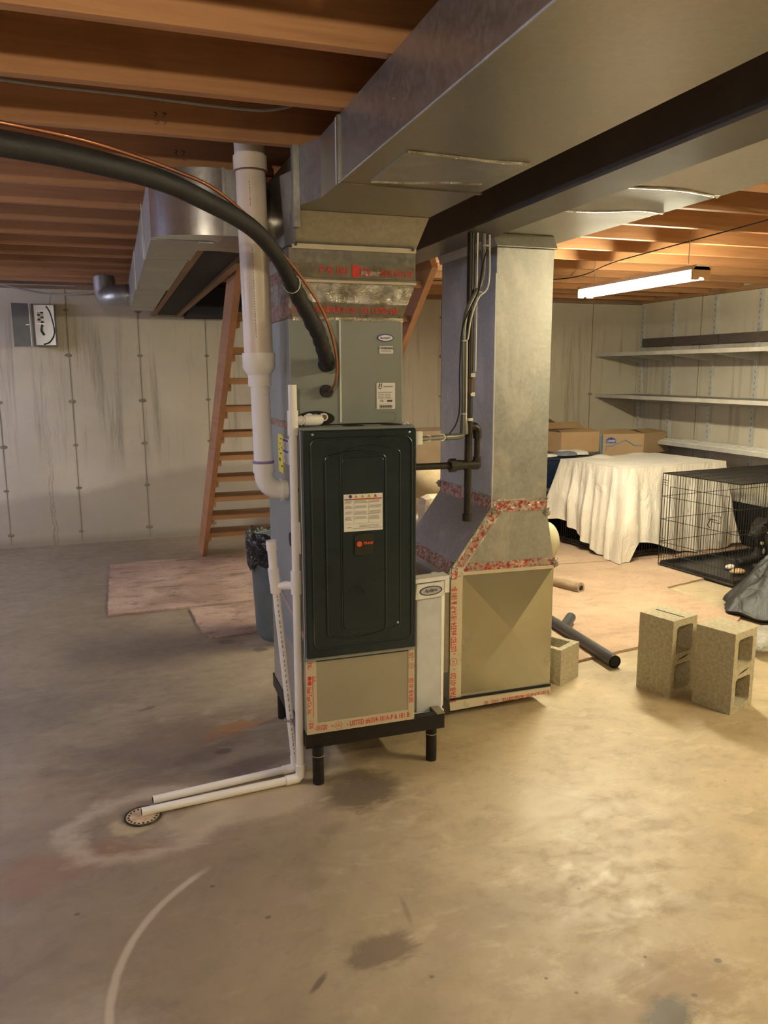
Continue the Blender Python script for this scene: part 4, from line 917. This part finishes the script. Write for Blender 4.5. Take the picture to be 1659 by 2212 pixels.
# ---------------- trash can ----------------
tc_ = thing('trash_can', 'round grey plastic trash can partly hidden behind the furnace', 'bin', (.93, 4.55, 0))
cxx, cyy = .925, 4.62
MB().tube([(cxx, cyy, 0), (cxx, cyy, .02), (cxx, cyy, .04), (cxx, cyy, .62)], [.165, .180, .188, .215], 40).build('body', M_GREYCAN, tc_)
ridge = MB()
MB().tube([(cxx+.217*math.cos(a), cyy+.217*math.sin(a), .615) for a in [i*math.pi/20 for i in range(40)]], .010, 8, closed=True).build('rim', M_GREYCAN, tc_)
def lin_fn(u, v):
    a = 2*math.pi*u; f = mnoise.noise(Vector((math.cos(a)*3, math.sin(a)*3, v*2)))
    if v < .55: z = .665-.20*(1-v/.55)+.02*f; r = .226+.010*f+.006*math.sin(a*17)
    else: q = (v-.55)/.45; z = .665-.16*q+.02*f; r = .225-.05*q+.012*f
    if v < .05: z += .02*math.sin(a*9)
    return Vector((cxx+r*math.cos(a), cyy+r*math.sin(a), z+.02*math.sin(a*5+1)))
MB().grid(lin_fn, 96, 14).build('bin_liner', M_BAG, tc_, mods='keep')

# ---------------- breaker panel ----------------
bp = thing('breaker_panel', 'open grey electrical breaker panel hanging on the back wall', 'panel', (-.62, 7.75, 2.0))
MB().box(-.655, -.462, 7.735, 7.845, 1.835, 2.20).build('box', M_PANELG, bp)
MB().box(-.632, -.470, 7.729, 7.735, 1.845, 2.19).build('back_plate', M_PANELIN, bp)
MB().hexa([(-.80, 7.62, 1.825), (-.665, 7.66, 1.832), (-.665, 7.666, 1.832), (-.80, 7.626, 1.825), (-.80, 7.62, 2.195), (-.665, 7.66, 2.195), (-.665, 7.666, 2.195), (-.80, 7.626, 2.195)]).build('door', M_PANELG, bp)
MB().box(-.667, -.660, 7.655, 7.74, 1.832, 2.195).build('hinge_edge', M_TRIMW, bp)
MB().box(-.697, -.668, 7.635, 7.650, 2.010, 2.018).build('latch', M_SILVER, bp)
for i in range(5):
    for j in range(2): MB().box(-.606+j*.026, -.583+j*.026, 7.712, 7.73, 2.115-i*.020, 2.130-i*.020).build('breaker', M_BLACK if (i+j) % 2 else M_WHITEMETAL, bp)
MB().box(-.615, -.55, 7.715, 7.73, 2.133, 2.139).build('bus_bar', M_SILVER, bp); MB().box(-.615, -.55, 7.715, 7.73, 2.022, 2.030).build('bus_bar', M_SILVER, bp)
MB().tube(smooth_path([(-.53, 7.72, 2.18), (-.50, 7.715, 2.12), (-.478, 7.715, 2.0), (-.482, 7.715, 1.93), (-.52, 7.715, 1.87), (-.57, 7.715, 1.85)], 6), .006, 8).build('wire', M_BLACK, bp)
MB().tube(smooth_path([(-.57, 7.72, 2.02), (-.58, 7.715, 1.97), (-.56, 7.715, 1.93)], 5), .010, 8).build('wire', M_BLACK, bp)
def cable(name, label, pts, r, mat=M_CABLE):
    o = MB().tube(smooth_path(pts, 8), r, 8).build(name, mat); return tag(o, label, 'cable')
cable('electrical_cable', 'pale cable sagging along the back wall above the breaker panel', [(-1.6, 7.70, 2.40), (-.95, 7.70, 2.36), (-.75, 7.70, 2.325), (-.5, 7.70, 2.285), (-.25, 7.60, 2.285), (0.02, 7.4, 2.315), (.16, 7.2, 2.33)], .008)
cable('electrical_cable', 'straight pale cable below the last joist left of the round elbow duct', [(-1.6, 7.64, 2.352), (-.8, 7.64, 2.352), (-.27, 7.64, 2.352)], .006)
cable('electrical_cable', 'short thin cable dropping into the top of the breaker panel', [(-.47, 7.70, 2.30), (-.49, 7.72, 2.25), (-.505, 7.76, 2.19)], .0045)
cable('electrical_cable', 'grey cable stapled along a near ceiling joist at upper left', [(-1.2, 2.745, 2.50), (-.27, 2.765, 2.462), (.1, 2.765, 2.455), (.40, 2.765, 2.448), (.55, 2.755, 2.452), (.64, 2.74, 2.49), (.66, 2.73, 2.58)], .0055)
cable('electrical_cable', 'thin dark wire strung under the right joists to the shop light', [(1.99, 6.4, 2.345), (3.487, 5.936, 2.345), (3.391, 4.877, 2.36), (3.225, 3.38, 2.36), (3.1, 2.5, 2.36)], .004, M_BLACK)

# ---------------- shop lights ----------------
def shop_light(label, x, y0, y1, z, col, e, grp=None):
    t = thing('shop_light', label, 'lamp', (x, (y0+y1)/2, z), grp)
    hw = .062
    MB().hexa([(x-hw, y0, z+.012), (x+hw, y0, z+.012), (x+hw, y1, z+.012), (x-hw, y1, z+.012), (x-.035, y0, z+.042), (x+.035, y0, z+.042), (x+.035, y1, z+.042), (x-.035, y1, z+.042)]).build('housing', M_LAMPW, t)
    for yy in (y0, y1-.016): MB().extr([(x-hw, yy, z+.03), (x-hw, yy, z-.045), (x-.02, yy, z-.045), (x-.012, yy, z-.03), (x+.012, yy, z-.03), (x+.02, yy, z-.045), (x+hw, yy, z-.045), (x+hw, yy, z+.03)], (0, .016, 0)).build('end_plate', M_CARD, t)
    em = emis('tube_glow_'+str(round(x, 1)), col, e)
    for dx in (-.034, .034): MB().cyl((x+dx, y0+.02, z-.020), (x+dx, y1-.02, z-.020), .0190, 14).build('fluorescent_tube', em, t)
    for yy in (y0+.12, y1-.12): MB().tube([(x, yy, z+.06), (x, yy, ZJ+.1)], .0025, 6).build('hanging_chain', M_ZINC, t)
    return t
shop_light('lit white fluorescent shop light hanging over the right side of the basement', 3.27, 3.90, 5.12, 2.165, WHITE, E_RIGHT)
shop_light('lit fluorescent shop light out of frame at right of the camera', 3.75, .55, 1.77, 2.285, WARM, E_FRONT)
shop_light('lit bluish fluorescent shop light out of frame left of the furnace', -1.7, 2.5, 3.72, 1.98, BLUE, E_LEFT)
shop_light('lit bluish fluorescent shop light out of frame at the far left corner', -2.3, 5.9, 7.12, 2.12, BLUE, E_LEFT*1.5)
bl = thing('bare_bulb', 'bare round light bulb hanging out of frame above the camera', 'lamp', (-.35, 0.0, 2.1))
MB().sphere((-.35, 0.0, 2.15), .035).build('bulb', emis('bulb_glow', BULB, E_BULB*30), bl)
MB().cyl((-.35, 0.0, 2.183), (-.35, 0.0, 2.24), .018).build('socket', M_BLACK, bl)
MB().cyl((-.35, 0.0, 2.24), (-.35, 0.0, 2.6), .003, 6).build('cord', M_BLACK, bl)

# ---------------- shelving on the right wall ----------------
def shelf(label, x0, y0, y1, z):
    t = thing('wall_shelf', label, 'shelf', (x0+.2, (y0+y1)/2, z))
    MB().box(x0, XR-.03, y0, y1, z-.022, z).build('board', M_SHELF, t)
    MB().box(x0-.012, x0, y0, y1, z-.032, z+.006).build('front_edge', M_SHELFEDGE, t)
    for yy in (7.78, 7.26, 6.63, 6.04, 5.4):
        if y0 < yy < y1:
            MB().extr([(XR-.03, yy-.012, z-.022), (x0+.05, yy-.012, z-.022), (x0+.05, yy-.012, z-.035), (XR-.03, yy-.012, z-.10)], (0, .024, 0)).build('bracket', M_STD, t)
    return t
shelf('long grey upper shelf on the right wall', 5.20, 4.6, YB-.005, 1.792)
shelf('long grey middle shelf on the right wall', 5.22, 4.6, YB-.005, 1.338)
shelf('narrow pale lowest shelf on the right wall holding white trim strips', 5.48, 4.6, YB-.005, .862)
for yy, nm in ((7.78, 'farthest steel shelf upright, in the corner of the right wall'), (7.26, 'steel shelf upright, next after the corner one'), (6.63, 'steel shelf upright, second in front of the corner one'), (6.04, 'nearest steel shelf upright at the right edge of the photo')):
    u = thing('shelf_upright', nm, 'upright', (XR-.015, yy, .7), 'steel shelf uprights')
    MB().box(XR-.030, XR-.001, yy-.020, yy+.020, .62, 2.35).build('channel', M_STD, u)
    s_ = MB()
    for q in range(30): s_.box(XR-.0310, XR-.0298, yy-.004, yy+.004, .70+q*.055, .72+q*.055)
    s_.build('slots', M_CONDUIT, u, kind='stuff')
rl_ = MB().box(XR-.055, XR-.002, 4.4, 7.83, 2.352, 2.368+.03).build('ledger_board', M_TREAD); tag(rl_, 'pale wooden ledger board along the top of the right wall', 'board')
for i, (y0, y1) in enumerate(((7.20, 7.72), (6.52, 7.18), (5.3, 6.50))):
    o = MB().box(XR-.07, XR-.035, y0, y1, 1.868, 1.958).build('dark_plank', M_PLANK)
    tag(o, ('short dark plank standing at the far end of the upper shelf', 'dark plank in the middle of the upper shelf', 'dark plank at the near end of the upper shelf')[i], 'plank', 'dark planks leaning on the upper shelf')
for i in range(4):
    x = 5.50+i*.055; o = MB().box(x, x+.045, 4.7+.1*i, 7.55-.22*i, .8625, .875+.004*i).build('trim_strip', M_TRIMW)
    tag(o, ('white trim strip along the front edge of the lowest shelf', 'white trim strip second from the front on the lowest shelf', 'white trim strip third from the front on the lowest shelf', 'white trim strip nearest the wall on the lowest shelf')[i], 'trim', 'white trim strips on the lowest shelf')

# ---------------- chest, tote, boxes ----------------
ch = thing('storage_chest', 'long low black chest under the blue tote and boxes', 'chest', (4.6, 6.7, 0))
MB().box(3.75, 5.55, 6.56, 7.25, .017, .465).build('body', M_CHEST, ch, bevel=.008)
MB().box(3.74, 5.56, 6.55, 7.26, .465, .487).build('lid', plain('chest_lid_edge', (.10, .10, .09), .5), ch, bevel=.004)
tt = thing('storage_tote', 'dark navy plastic tote on the black chest', 'tote', (4.0, 6.8, .49))
MB().hexa([(3.86, 6.64, .488), (4.50, 6.64, .488), (4.50, 7.14, .488), (3.86, 7.14, .488), (3.83, 6.61, .76), (4.53, 6.61, .76), (4.53, 7.17, .76), (3.83, 7.17, .76)]).build('tub', M_TOTE, tt, bevel=.006)
MB().box(3.82, 4.54, 6.60, 7.18, .757, .778).build('lid', M_TOTE, tt, bevel=.004)
t2 = thing('storage_tote', 'dark plastic tote on the chest hidden behind the white cloth', 'tote', (5.0, 6.8, .49))
MB().hexa([(4.60, 6.66, .488), (5.42, 6.66, .488), (5.42, 7.14, .488), (4.60, 7.14, .488), (4.58, 6.63, .72), (5.44, 6.63, .72), (5.44, 7.17, .72), (4.58, 7.17, .72)]).build('tub', M_TOTE, t2)
MB().box(4.57, 5.45, 6.62, 7.18, .72, .738).build('lid', M_TOTE, t2)
bn = thing('low_bench', 'low black bench with pale top edge against the right wall behind the crate', 'bench', (5.6, 5.9, .017))
MB().box(5.44, 5.765, 5.46, 6.70, .017, .40).build('body', M_CHEST, bn, bevel=.006)
MB().box(5.42, 5.77, 5.44, 6.72, .40, .43).build('top_board', M_SHELFEDGE, bn, bevel=.004)
def carton(name, label, P, z0, z1, mat=M_CARD):
    # P: plan corners, near-left, near-right, far-right, far-left
    t = thing(name, label, 'box', (sum(p[0] for p in P)/4, sum(p[1] for p in P)/4, z0)); P3 = [Vector((p[0], p[1], 0)) for p in P]
    c = sum(P3, Vector())/4; n = 4
    b = MB(); vs = []
    inn = [p+(c-p).normalized()*.012 for p in P3]
    for z, L_ in ((z0, P3), (z1, P3), (z1, inn), (z0+.01, inn)):
        for p in L_: vs.append((p.x, p.y, z))
    fs = [(3, 2, 1, 0)]
    for k in range(3):
        for i in range(4): fs.append((k*4+i, k*4+(i+1) % 4, (k+1)*4+(i+1) % 4, (k+1)*4+i))
    fs.append((12, 13, 14, 15)); b.add(vs, fs); b.build('carton', mat, t)
    return t, P3
bx1, P3 = carton('cardboard_box', 'open plain cardboard box behind the navy tote', [(4.28, 7.02), (4.715, 7.00), (4.80, 7.40), (4.18, 7.42)][:4], .779, .985)
MB().add([(4.28, 7.02, .985), (4.715, 7.0, .985), (4.70, 7.14, 1.02), (4.31, 7.16, 1.0)], [(0, 1, 2, 3)]).build('flap', M_CARD, bx1, mods='open')
MB().add([(4.18, 7.42, .985), (4.80, 7.40, .985), (4.78, 7.50, 1.06), (4.2, 7.52, 1.05)], [(0, 1, 2, 3)]).build('flap', M_CARD, bx1, mods='open')
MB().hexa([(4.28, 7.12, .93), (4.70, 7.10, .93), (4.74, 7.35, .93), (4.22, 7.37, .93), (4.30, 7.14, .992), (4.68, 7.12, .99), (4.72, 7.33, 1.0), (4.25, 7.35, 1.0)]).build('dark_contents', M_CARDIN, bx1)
bx2, P3 = carton('cardboard_box', 'open cardboard moving box with blue house print and store logo', [(4.725, 6.985), (5.19, 6.90), (5.62, 7.10), (5.20, 7.40)], .739, .958, plain('cardboard_tan', (.48, .33, .18), .8, 0, .06, 5))
q0 = Vector((4.725, 6.985, 0)); q1 = Vector((5.19, 6.90, 0)); dx_ = (q1-q0).normalized(); nn = Vector((dx_.y, -dx_.x, 0))
def onface(u, z, off=.002): p = q0+dx_*u+nn*off; return (p.x, p.y, z)
MB().extr([onface(.002, .74), onface(.022, .74), onface(.022, .955), onface(.002, .955)], nn*.001).build('blue_stripe', plain('box_blue', (.07, .20, .38), .6), bx2)
lg = MB().extr([onface(.055, .865), onface(.165, .863), onface(.165, .903), onface(.150, .908), onface(.148, .916), onface(.128, .917), onface(.112, .929), onface(.095, .920), onface(.075, .918), onface(.072, .910), onface(.055, .905)], nn*.001).build('store_logo', M_BLUEI, bx2)
text("LOWE'S", .034, onface(.110, .884, .0045), dx_, (0, 0, 1), M_PAPER, lg, align='CENTER', bold=.0006, sx=.82)
hp_ = [onface(u, z) for u, z in ((.06, .79), (.06, .835), (.13, .835), (.27, .893), (.37, .835), (.45, .835))]
MB().tube(hp_, .0045, 4).build('house_outline', plain('box_blue', (.07, .20, .38), .6), bx2)
MB().add([(4.725, 6.985, .958), (5.19, 6.90, .958), (5.10, 7.10, 1.0), (4.83, 7.16, .99)], [(0, 1, 2, 3)]).build('flap', M_CARD, bx2, mods='open')
MB().add([(5.19, 6.90, .958), (5.62, 7.10, .958), (5.50, 7.22, .985), (5.18, 7.06, .995)], [(0, 1, 2, 3)]).build('flap', M_CARD, bx2, mods='open')
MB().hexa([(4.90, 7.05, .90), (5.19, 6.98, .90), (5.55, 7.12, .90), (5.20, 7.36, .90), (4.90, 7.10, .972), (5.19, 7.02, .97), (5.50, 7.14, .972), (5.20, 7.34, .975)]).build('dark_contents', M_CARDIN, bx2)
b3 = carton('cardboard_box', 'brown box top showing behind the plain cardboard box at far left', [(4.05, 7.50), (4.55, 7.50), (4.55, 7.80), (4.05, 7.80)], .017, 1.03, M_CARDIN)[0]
MB().add([(4.05, 7.50, 1.03), (4.55, 7.5, 1.03), (4.48, 7.62, 1.09), (4.1, 7.64, 1.08)], [(0, 1, 2, 3)]).build('flap', M_CARDIN, b3, mods='open')
# clothes on tote
def lump(c, sx, sy, sz, seed, flat=.0):
    def fn(d):
        k = 1+.35*mnoise.noise(Vector((d.x*9+seed, d.y*9, d.z*14))); d = d*k
        return Vector((d.x, d.y, max(d.z, -sz*.35)))
    return MB().sphere(c, 1, 28, 16, (sx, sy, sz), fn)
tag(lump((4.27, 6.78, .800), .19, .10, .035, 3).build('shirt', M_SHIRT), 'crumpled white shirt lying on the navy tote lid', 'clothing')
tag(lump((4.12, 6.70, .803), .11, .085, .032, 8).build('folded_garment', M_GREYCLOTH), 'crumpled grey garment on the front edge of the navy tote', 'clothing')
tag(lump((3.93, 6.66, .795), .09, .05, .022, 15).build('sock', M_SHIRT), 'small pale cloth hanging off the left front of the navy tote', 'clothing')

# ---------------- wire crates ----------------
def wire_panel(name, parent, O, U, V, Lu, Lv, du, dv, r=.0022, frame=.0042):
    O = Vector(O); U = Vector(U).normalized(); V = Vector(V).normalized(); b = MB()
    n = max(1, round(Lu/du))
    for i in range(n+1): p = O+U*(Lu*i/n); b.tube([p, p+V*Lv], r if 0 < i < n else frame, 4, cap=False)
    n = max(1, round(Lv/dv))
    for i in range(n+1): p = O+V*(Lv*i/n); b.tube([p, p+U*Lu], (r*1.15) if 0 < i < n else frame, 4, cap=False)
    return b.build(name, M_BLACKWIRE, parent)
def crate(label, O, ud, L, W, Hh, group='black wire dog crates', simple=False):
    t = thing('wire_dog_crate', label, 'crate', O, group); O = Vector(O); U = Vector((ud[0], ud[1], 0)).normalized(); Vv = Vector((-U.y, U.x, 0)); Z = Vector((0, 0, 1))
    z0 = .03
    wire_panel('front_panel', t, O+Z*z0, U, Z, L, Hh, .028, .17); wire_panel('back_panel', t, O+Vv*W+Z*z0, U, Z, L, Hh, .028, .17)
    ep = wire_panel('door_panel', t, O+Z*z0, Vv, Z, W, Hh, .030, .17); wire_panel('end_panel', t, O+U*L+Z*z0, Vv, Z, W, Hh, .030, .17)
    wire_panel('top_panel', t, O+Z*(z0+Hh), U, Vv, L, W, .028, .16)
    tr = MB(); e = .012
    p = [O+U*e+Vv*e, O+U*(L-e)+Vv*e, O+U*(L-e)+Vv*(W-e), O+U*e+Vv*(W-e)]; q = [x+(sum(p, Vector())/4-x).normalized()*.02 for x in p]
    vs = [x+Z*.012 for x in p]+[x+Z*.058 for x in p]+[x+Z*.052 for x in q]+[x+Z*.022 for x in q]
    fs = [(3, 2, 1, 0)]+[(k*4+i, k*4+(i+1) % 4, (k+1)*4+(i+1) % 4, (k+1)*4+i) for k in range(3) for i in range(4)]+[(12, 13, 14, 15)]
    tr.add(vs, fs); tr.build('tray', M_BLACK, t)
    for x in p: MB().cyl(x, x+Z*.05, .004, 8).build('foot', M_BLACKWIRE, t)
    if not simple:
        dq = O+Vv*(W*.12)+Z*(z0+.10)-U*.004
        b = MB(); b.tube([dq, dq+Vv*(W*.76), dq+Vv*(W*.76)+Z*(Hh-.2), dq+Z*(Hh-.2)], .0035, 6, closed=True); b.build('door_frame', M_BLACKWIRE, t)
        lq = O+Vv*(W*.20)+Z*(z0+.44)-U*.010
        b = MB(); b.tube([lq, lq+Vv*.07, lq+Vv*.07+Z*.05, lq+Z*.05], .003, 6, closed=True); b.tube([lq+Vv*.03+Z*.02, lq+Vv*.10+Z*.02-U*.01], .0035, 6); b.tube([lq+Vv*.09+Z*.02, lq+Vv*.11-Z*.03-U*.01, lq+Vv*.09-Z*.05], .0035, 6); b.build('latch', M_BLACKWIRE, t)
        for hz in (.18, .66):
            hq = O+Vv*(W*.92)+Z*(z0+hz)-U*.006; b = MB()
            for k in range(3): b.tube([hq+Z*k*.02, hq+Vv*.06+Z*k*.02], .0025, 5)
            b.build('hinge', M_BLACKWIRE, t)
    return t
# crate A: near-left end runs from (4.27,4.54) back to (4.18,5.29)
cu = Vector((.993, .118, 0))
cA = crate('large black wire dog crate holding the dog at right', (4.27, 4.535, 0), cu, 1.22, .755, .752)
MB().box(4.36, 4.40, 4.50, 4.53, .006, .022).build('slide_bolt', M_BLACKWIRE, cA)
cB = crate('wire crate hidden under the white satin sheet', (4.00, 5.53, 0.017), (.99, .14), 1.15, .80, .742, simple=True)
# things on the tray
for i, (p, s_, mt) in enumerate((((4.55, 4.80, .045), .07, M_CARD), ((4.72, 4.70, .04), .06, M_ORANGE), ((4.86, 4.72, .045), .085, M_CARD), ((4.62, 4.95, .04), .05, M_SHIRT))):
    o = lump(p, s_, s_*.6, .022, 20+i).build('torn_paper' if i != 1 else 'chew_toy', mt)
    tag(o, ('crumpled tan paper scrap on the crate tray near the left corner', 'small orange chew toy lying on the crate tray', 'tan paper scrap on the tray in front of the dog', 'small white scrap on the crate tray')[i], 'scrap')

# ---------------- white satin drape ----------------
N_ = Vector((3.985, 5.515, 0)); U_ = Vector((.99, .14, 0)).normalized(); W_ = Vector((-.14, .99, 0)).normalized(); LU, LW, ZT = 1.18, .83, .802
per = []; 
def perim(s):   # 0..4 : L->N, N->R, R->F, F->L ; returns point, outward normal
    k = int(s) % 4; f = s-int(s)
    if k == 0: return N_+W_*(LW*(1-f)), -U_
    if k == 1: return N_+U_*(LU*f), -W_
    if k == 2: return N_+U_*LU+W_*(LW*f), U_
    return N_+U_*(LU*(1-f))+W_*LW, W_
def hem(s):
    pts = [(0, .22), (.12, .26), (.30, .19), (.55, .09), (.72, .022), (1.0, .019), (1.06, .022), (1.10, .17), (1.2, .16), (1.38, .10), (1.52, .04), (1.75, .022), (1.95, .03), (2.08, .10), (2.5, .3), (3, .35), (3.5, .4), (4, .22)]
    for (a, x), (b_, y) in zip(pts, pts[1:]):
        if a <= s <= b_: t = (s-a)/(b_-a); return x+(y-x)*t
    return .2
def drape(u, v):
    s = u*4*.99999
    p, n = perim(s); f = s-int(s); k = int(s)
    c = math.exp(-((min(f, 1-f))/.10)**2)          # near a corner
    cn = None
    if f < .5: pn = perim(k-.0001 if k else 3.9999)[1]
    else: pn = perim((k+1) % 4+.0001)[1]
    nn_ = (n+pn*c).normalized() if c > .02 else n
    h = hem(s); z = ZT-(ZT-h)*v
    fold = (.022*math.sin(s*31)+.014*math.sin(s*53+1)+.02*mnoise.noise(Vector((s*6, v*2.5, 1))))
    out = .004+(.05*v+fold*min(1, v*1.8))+c*(.10*v+.03*v*v)
    z += .012*mnoise.noise(Vector((s*5, v*4, 7)))*v
    if 1.0 <= s < 2.0: out = min(out, .105)
    out = max(out, .006)
    return p+nn_*out+Vector((0, 0, max(z, .019)))
b = MB(); b.grid(drape, 340, 34)
def topf(u, v):
    p = N_+U_*(LU*u)+W_*(LW*v); e = min(u, 1-u, v, 1-v)
    return p+Vector((0, 0, ZT+.008*mnoise.noise(Vector((u*5, v*5, 0)))*min(1, e*8)+(.03*math.exp(-((u-.35)/.1)**2-((v-.93)/.06)**2))+(.02*math.exp(-((u-.75)/.12)**2-((v-.95)/.05)**2))))
b.grid(topf, 50, 36)
o = b.build('satin_sheet', M_SATIN, mods='keep'); tag(o, 'white satin sheet draped over a crate beside the cardboard boxes', 'sheet')
# puddle of cloth on the floor at the corner
tag(lump((3.92, 5.42, .045), .12, .07, .045, 31).build('satin_sheet_tail', M_SATIN), 'bunched tail of the white satin sheet resting on the carpet', 'sheet') if False else None

# ---------------- dog ----------------
dg_ = thing('dog', 'black dog with a chain collar lying in the wire crate facing left', 'dog', (5.0, 4.9, .03))
me = bpy.data.meshes.new('dog'); 
V_ = [((5.30, 4.92, .20), .12), ((5.14, 4.93, .23), .135), ((5.00, 4.94, .25), .125), ((4.94, 4.945, .31), .085), ((4.915, 4.95, .345), .068), ((4.880, 4.940, .362), .084), ((4.832, 4.92, .330), .054), ((4.782, 4.900, .302), .044), ((4.750, 4.890, .294), .034),
      ((4.98, 4.87, .15), .060), ((4.93, 4.85, .075), .042), ((4.82, 4.84, .058), .033), ((4.73, 4.83, .055), .034),
      ((4.99, 5.01, .15), .060), ((4.95, 5.03, .075), .042), ((4.84, 5.03, .058), .033), ((4.75, 5.02, .055), .034),
      ((5.36, 4.83, .14), .085), ((5.24, 4.80, .10), .055), ((5.36, 4.80, .062), .036), ((5.22, 4.79, .055), .030),
      ((5.36, 5.02, .14), .085), ((5.24, 5.05, .10), .055), ((5.36, 5.05, .062), .036), ((5.22, 5.05, .055), .030),
      ((5.42, 4.93, .12), .035), ((5.46, 5.0, .06), .018), ((5.40, 5.12, .055), .012),
      ((4.90, 4.905, .410), .022), ((4.875, 4.885, .385), .014), ((4.915, 5.0, .405), .022), ((4.905, 5.025, .375), .014)]
E_ = [(0, 1), (1, 2), (2, 3), (3, 4), (4, 5), (5, 6), (6, 7), (7, 8), (2, 9), (9, 10), (10, 11), (11, 12), (2, 13), (13, 14), (14, 15), (15, 16), (0, 17), (17, 18), (18, 19), (19, 20), (0, 21), (21, 22), (22, 23), (23, 24), (0, 25), (25, 26), (26, 27), (5, 28), (28, 29), (5, 30), (30, 31)]
me.from_pydata([v for v, r in V_], E_, []); do = bpy.data.objects.new('dog_skin', me); C.objects.link(do)
md = do.modifiers.new('skin', 'SKIN')
for i, (v, r) in enumerate(V_): me.skin_vertices[0].data[i].radius = (r, r)
me.skin_vertices[0].data[0].use_root = True
ss = do.modifiers.new('sub', 'SUBSURF'); ss.levels = 2; ss.render_levels = 2
dgr = bpy.context.evaluated_depsgraph_get(); dgr.update()
m2 = bpy.data.meshes.new_from_object(do.evaluated_get(dgr)); bpy.data.objects.remove(do)
m2.materials.clear(); m2.materials.append(M_DOG)
for p in m2.polygons: p.use_smooth = True
do = bpy.data.objects.new('body', m2); C.objects.link(do); do.parent = dg_; do.location = -dg_.location
MB().tube([Vector((4.955, 4.943, .278))+Vector((.074*math.cos(a)*.9, .085*math.sin(a), -.055*math.cos(a)*.9)) for a in [i*math.pi/12 for i in range(24)]], .007, 8, closed=True).build('collar', M_SILVER, dg_)
MB().cyl((4.885, 4.92, .225), (4.882, 4.912, .225), .014, 12).build('tag', M_SILVER, dg_)
for y_, x_ in ((4.868, 4.838), (4.955, 4.812)): MB().sphere((x_, y_, .376), .010).build('eye', plain('dog_eye', (.05, .025, .01), .1), dg_)
MB().sphere((4.722, 4.880, .306), .015, 12, 8, (1, 1.1, .8)).build('nose', M_BLACK, dg_)
MB().sphere((4.895, 4.90, .16), .018, 12, 8, (.5, .7, 1.5)).build('chest_patch', M_DOGSKIN, dg_)
for ex, ey, rz_ in ((4.915, 4.862, -.25), (4.925, 5.018, .25)):
    MB().sphere((ex, ey, .372), .048, 18, 12, (.62, .26, 1.0), lambda d: Vector((d.x*(1-.5*max(0, -d.z/.05)), d.y+rz_*.05*max(0, -d.z/.05), d.z))).build('ear', M_DOG, dg_)
MB().tube([(4.735, 4.868, .285), (4.785, 4.866, .276), (4.83, 4.868, .285)], .003, 6).build('mouth', M_HOLE, dg_)

# ---------------- sack and clear bag at right ----------------
def sack_fn(d):
    k = 1+.22*mnoise.noise(d*3.2)+.08*mnoise.noise(d*11); d = d*k
    if d.z < -.10: d.z = -.10-(d.z+.10)*0
    return d
b = MB(); 
def sk(u, v):
    a = 2*math.pi*u; r = math.sin(math.pi*min(v, .97)/1.0)**.75 if v < 1 else 0
    prof = [(0, 0), (.02, .40), (.12, .46), (.35, .38), (.6, .26), (.85, .12), (1, .0)]
    for (p0, r0_), (p1, r1_) in zip(prof, prof[1:]):
        if p0 <= v <= p1: rad = r0_+(r1_-r0_)*(v-p0)/(p1-p0); break
    f = 1+.12*math.sin(a*7+v*4)*v+.22*mnoise.noise(Vector((math.cos(a)*1.6, math.sin(a)*1.6, v*3)))
    z = .47*v**1.15+.02*mnoise.noise(Vector((math.cos(a)*4, math.sin(a)*4, v*5)))
    x = 4.20+rad*f*.92*math.cos(a)+.10*v; y = 4.06+rad*f*.75*math.sin(a)-.10*(1-v)
    return Vector((x, y, max(.002, z)))
b.grid(sk, 90, 40); tag(b.build('fabric_sack', M_SACK, mods='keep'), 'slumped charcoal fabric sack in front of the dog crate', 'sack')
tag(lump((3.52, 3.42, .06), .19, .16, .065, 44).build('plastic_bag', M_CLEAR), 'clear crinkled plastic bag lying right of the concrete blocks', 'bag')
# ---------------- things behind the furnace ----------------
ac = thing('armchair', 'cream upholstered armchair behind the return duct', 'chair', (2.45, 5.1, 0))
MB().box(1.95, 2.70, 4.82, 5.55, .02, .42).build('seat_base', M_CREAM, ac, bevel=.05)
MB().box(1.86, 2.78, 4.70, 4.86, .06, .80).build('backrest', M_CREAM, ac, bevel=.06)
MB().box(1.84, 2.02, 4.75, 5.5, .10, .62).build('armrest', M_CREAM, ac, bevel=.06)
MB().sphere((2.84, 4.85, .40), .125, 24, 14, (.95, .8, 1.2)).build('rounded_armrest', M_OLIVE, ac)
tag(MB().sphere((2.02, 5.05, .84), .16, 24, 14, (1.15, .7, .72), lambda d: d*(1+.08*mnoise.noise(d*9))).build('throw_pillow', M_CUSH), 'round tan throw pillow propped on the cream armchair', 'pillow')
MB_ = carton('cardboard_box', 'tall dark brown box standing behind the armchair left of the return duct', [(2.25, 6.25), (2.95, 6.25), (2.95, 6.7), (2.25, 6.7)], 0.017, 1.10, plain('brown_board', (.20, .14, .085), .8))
tp_ = thing('folded_easel', 'dark folded easel leaning behind the furnace', 'easel', (2.2, 5.9, 0))
for a, b_ in (((2.25, 5.75, 0.017), (2.20, 6.1, 1.12)), ((2.55, 5.75, 0.017), (2.22, 6.1, 1.10)), ((2.30, 5.8, .62), (2.55, 5.80, .60))): MB().tube([a, b_], .022, 6).build('leg', M_CHEST, tp_)

for o in bpy.data.objects:
    if '_g' in o: del o['_g']
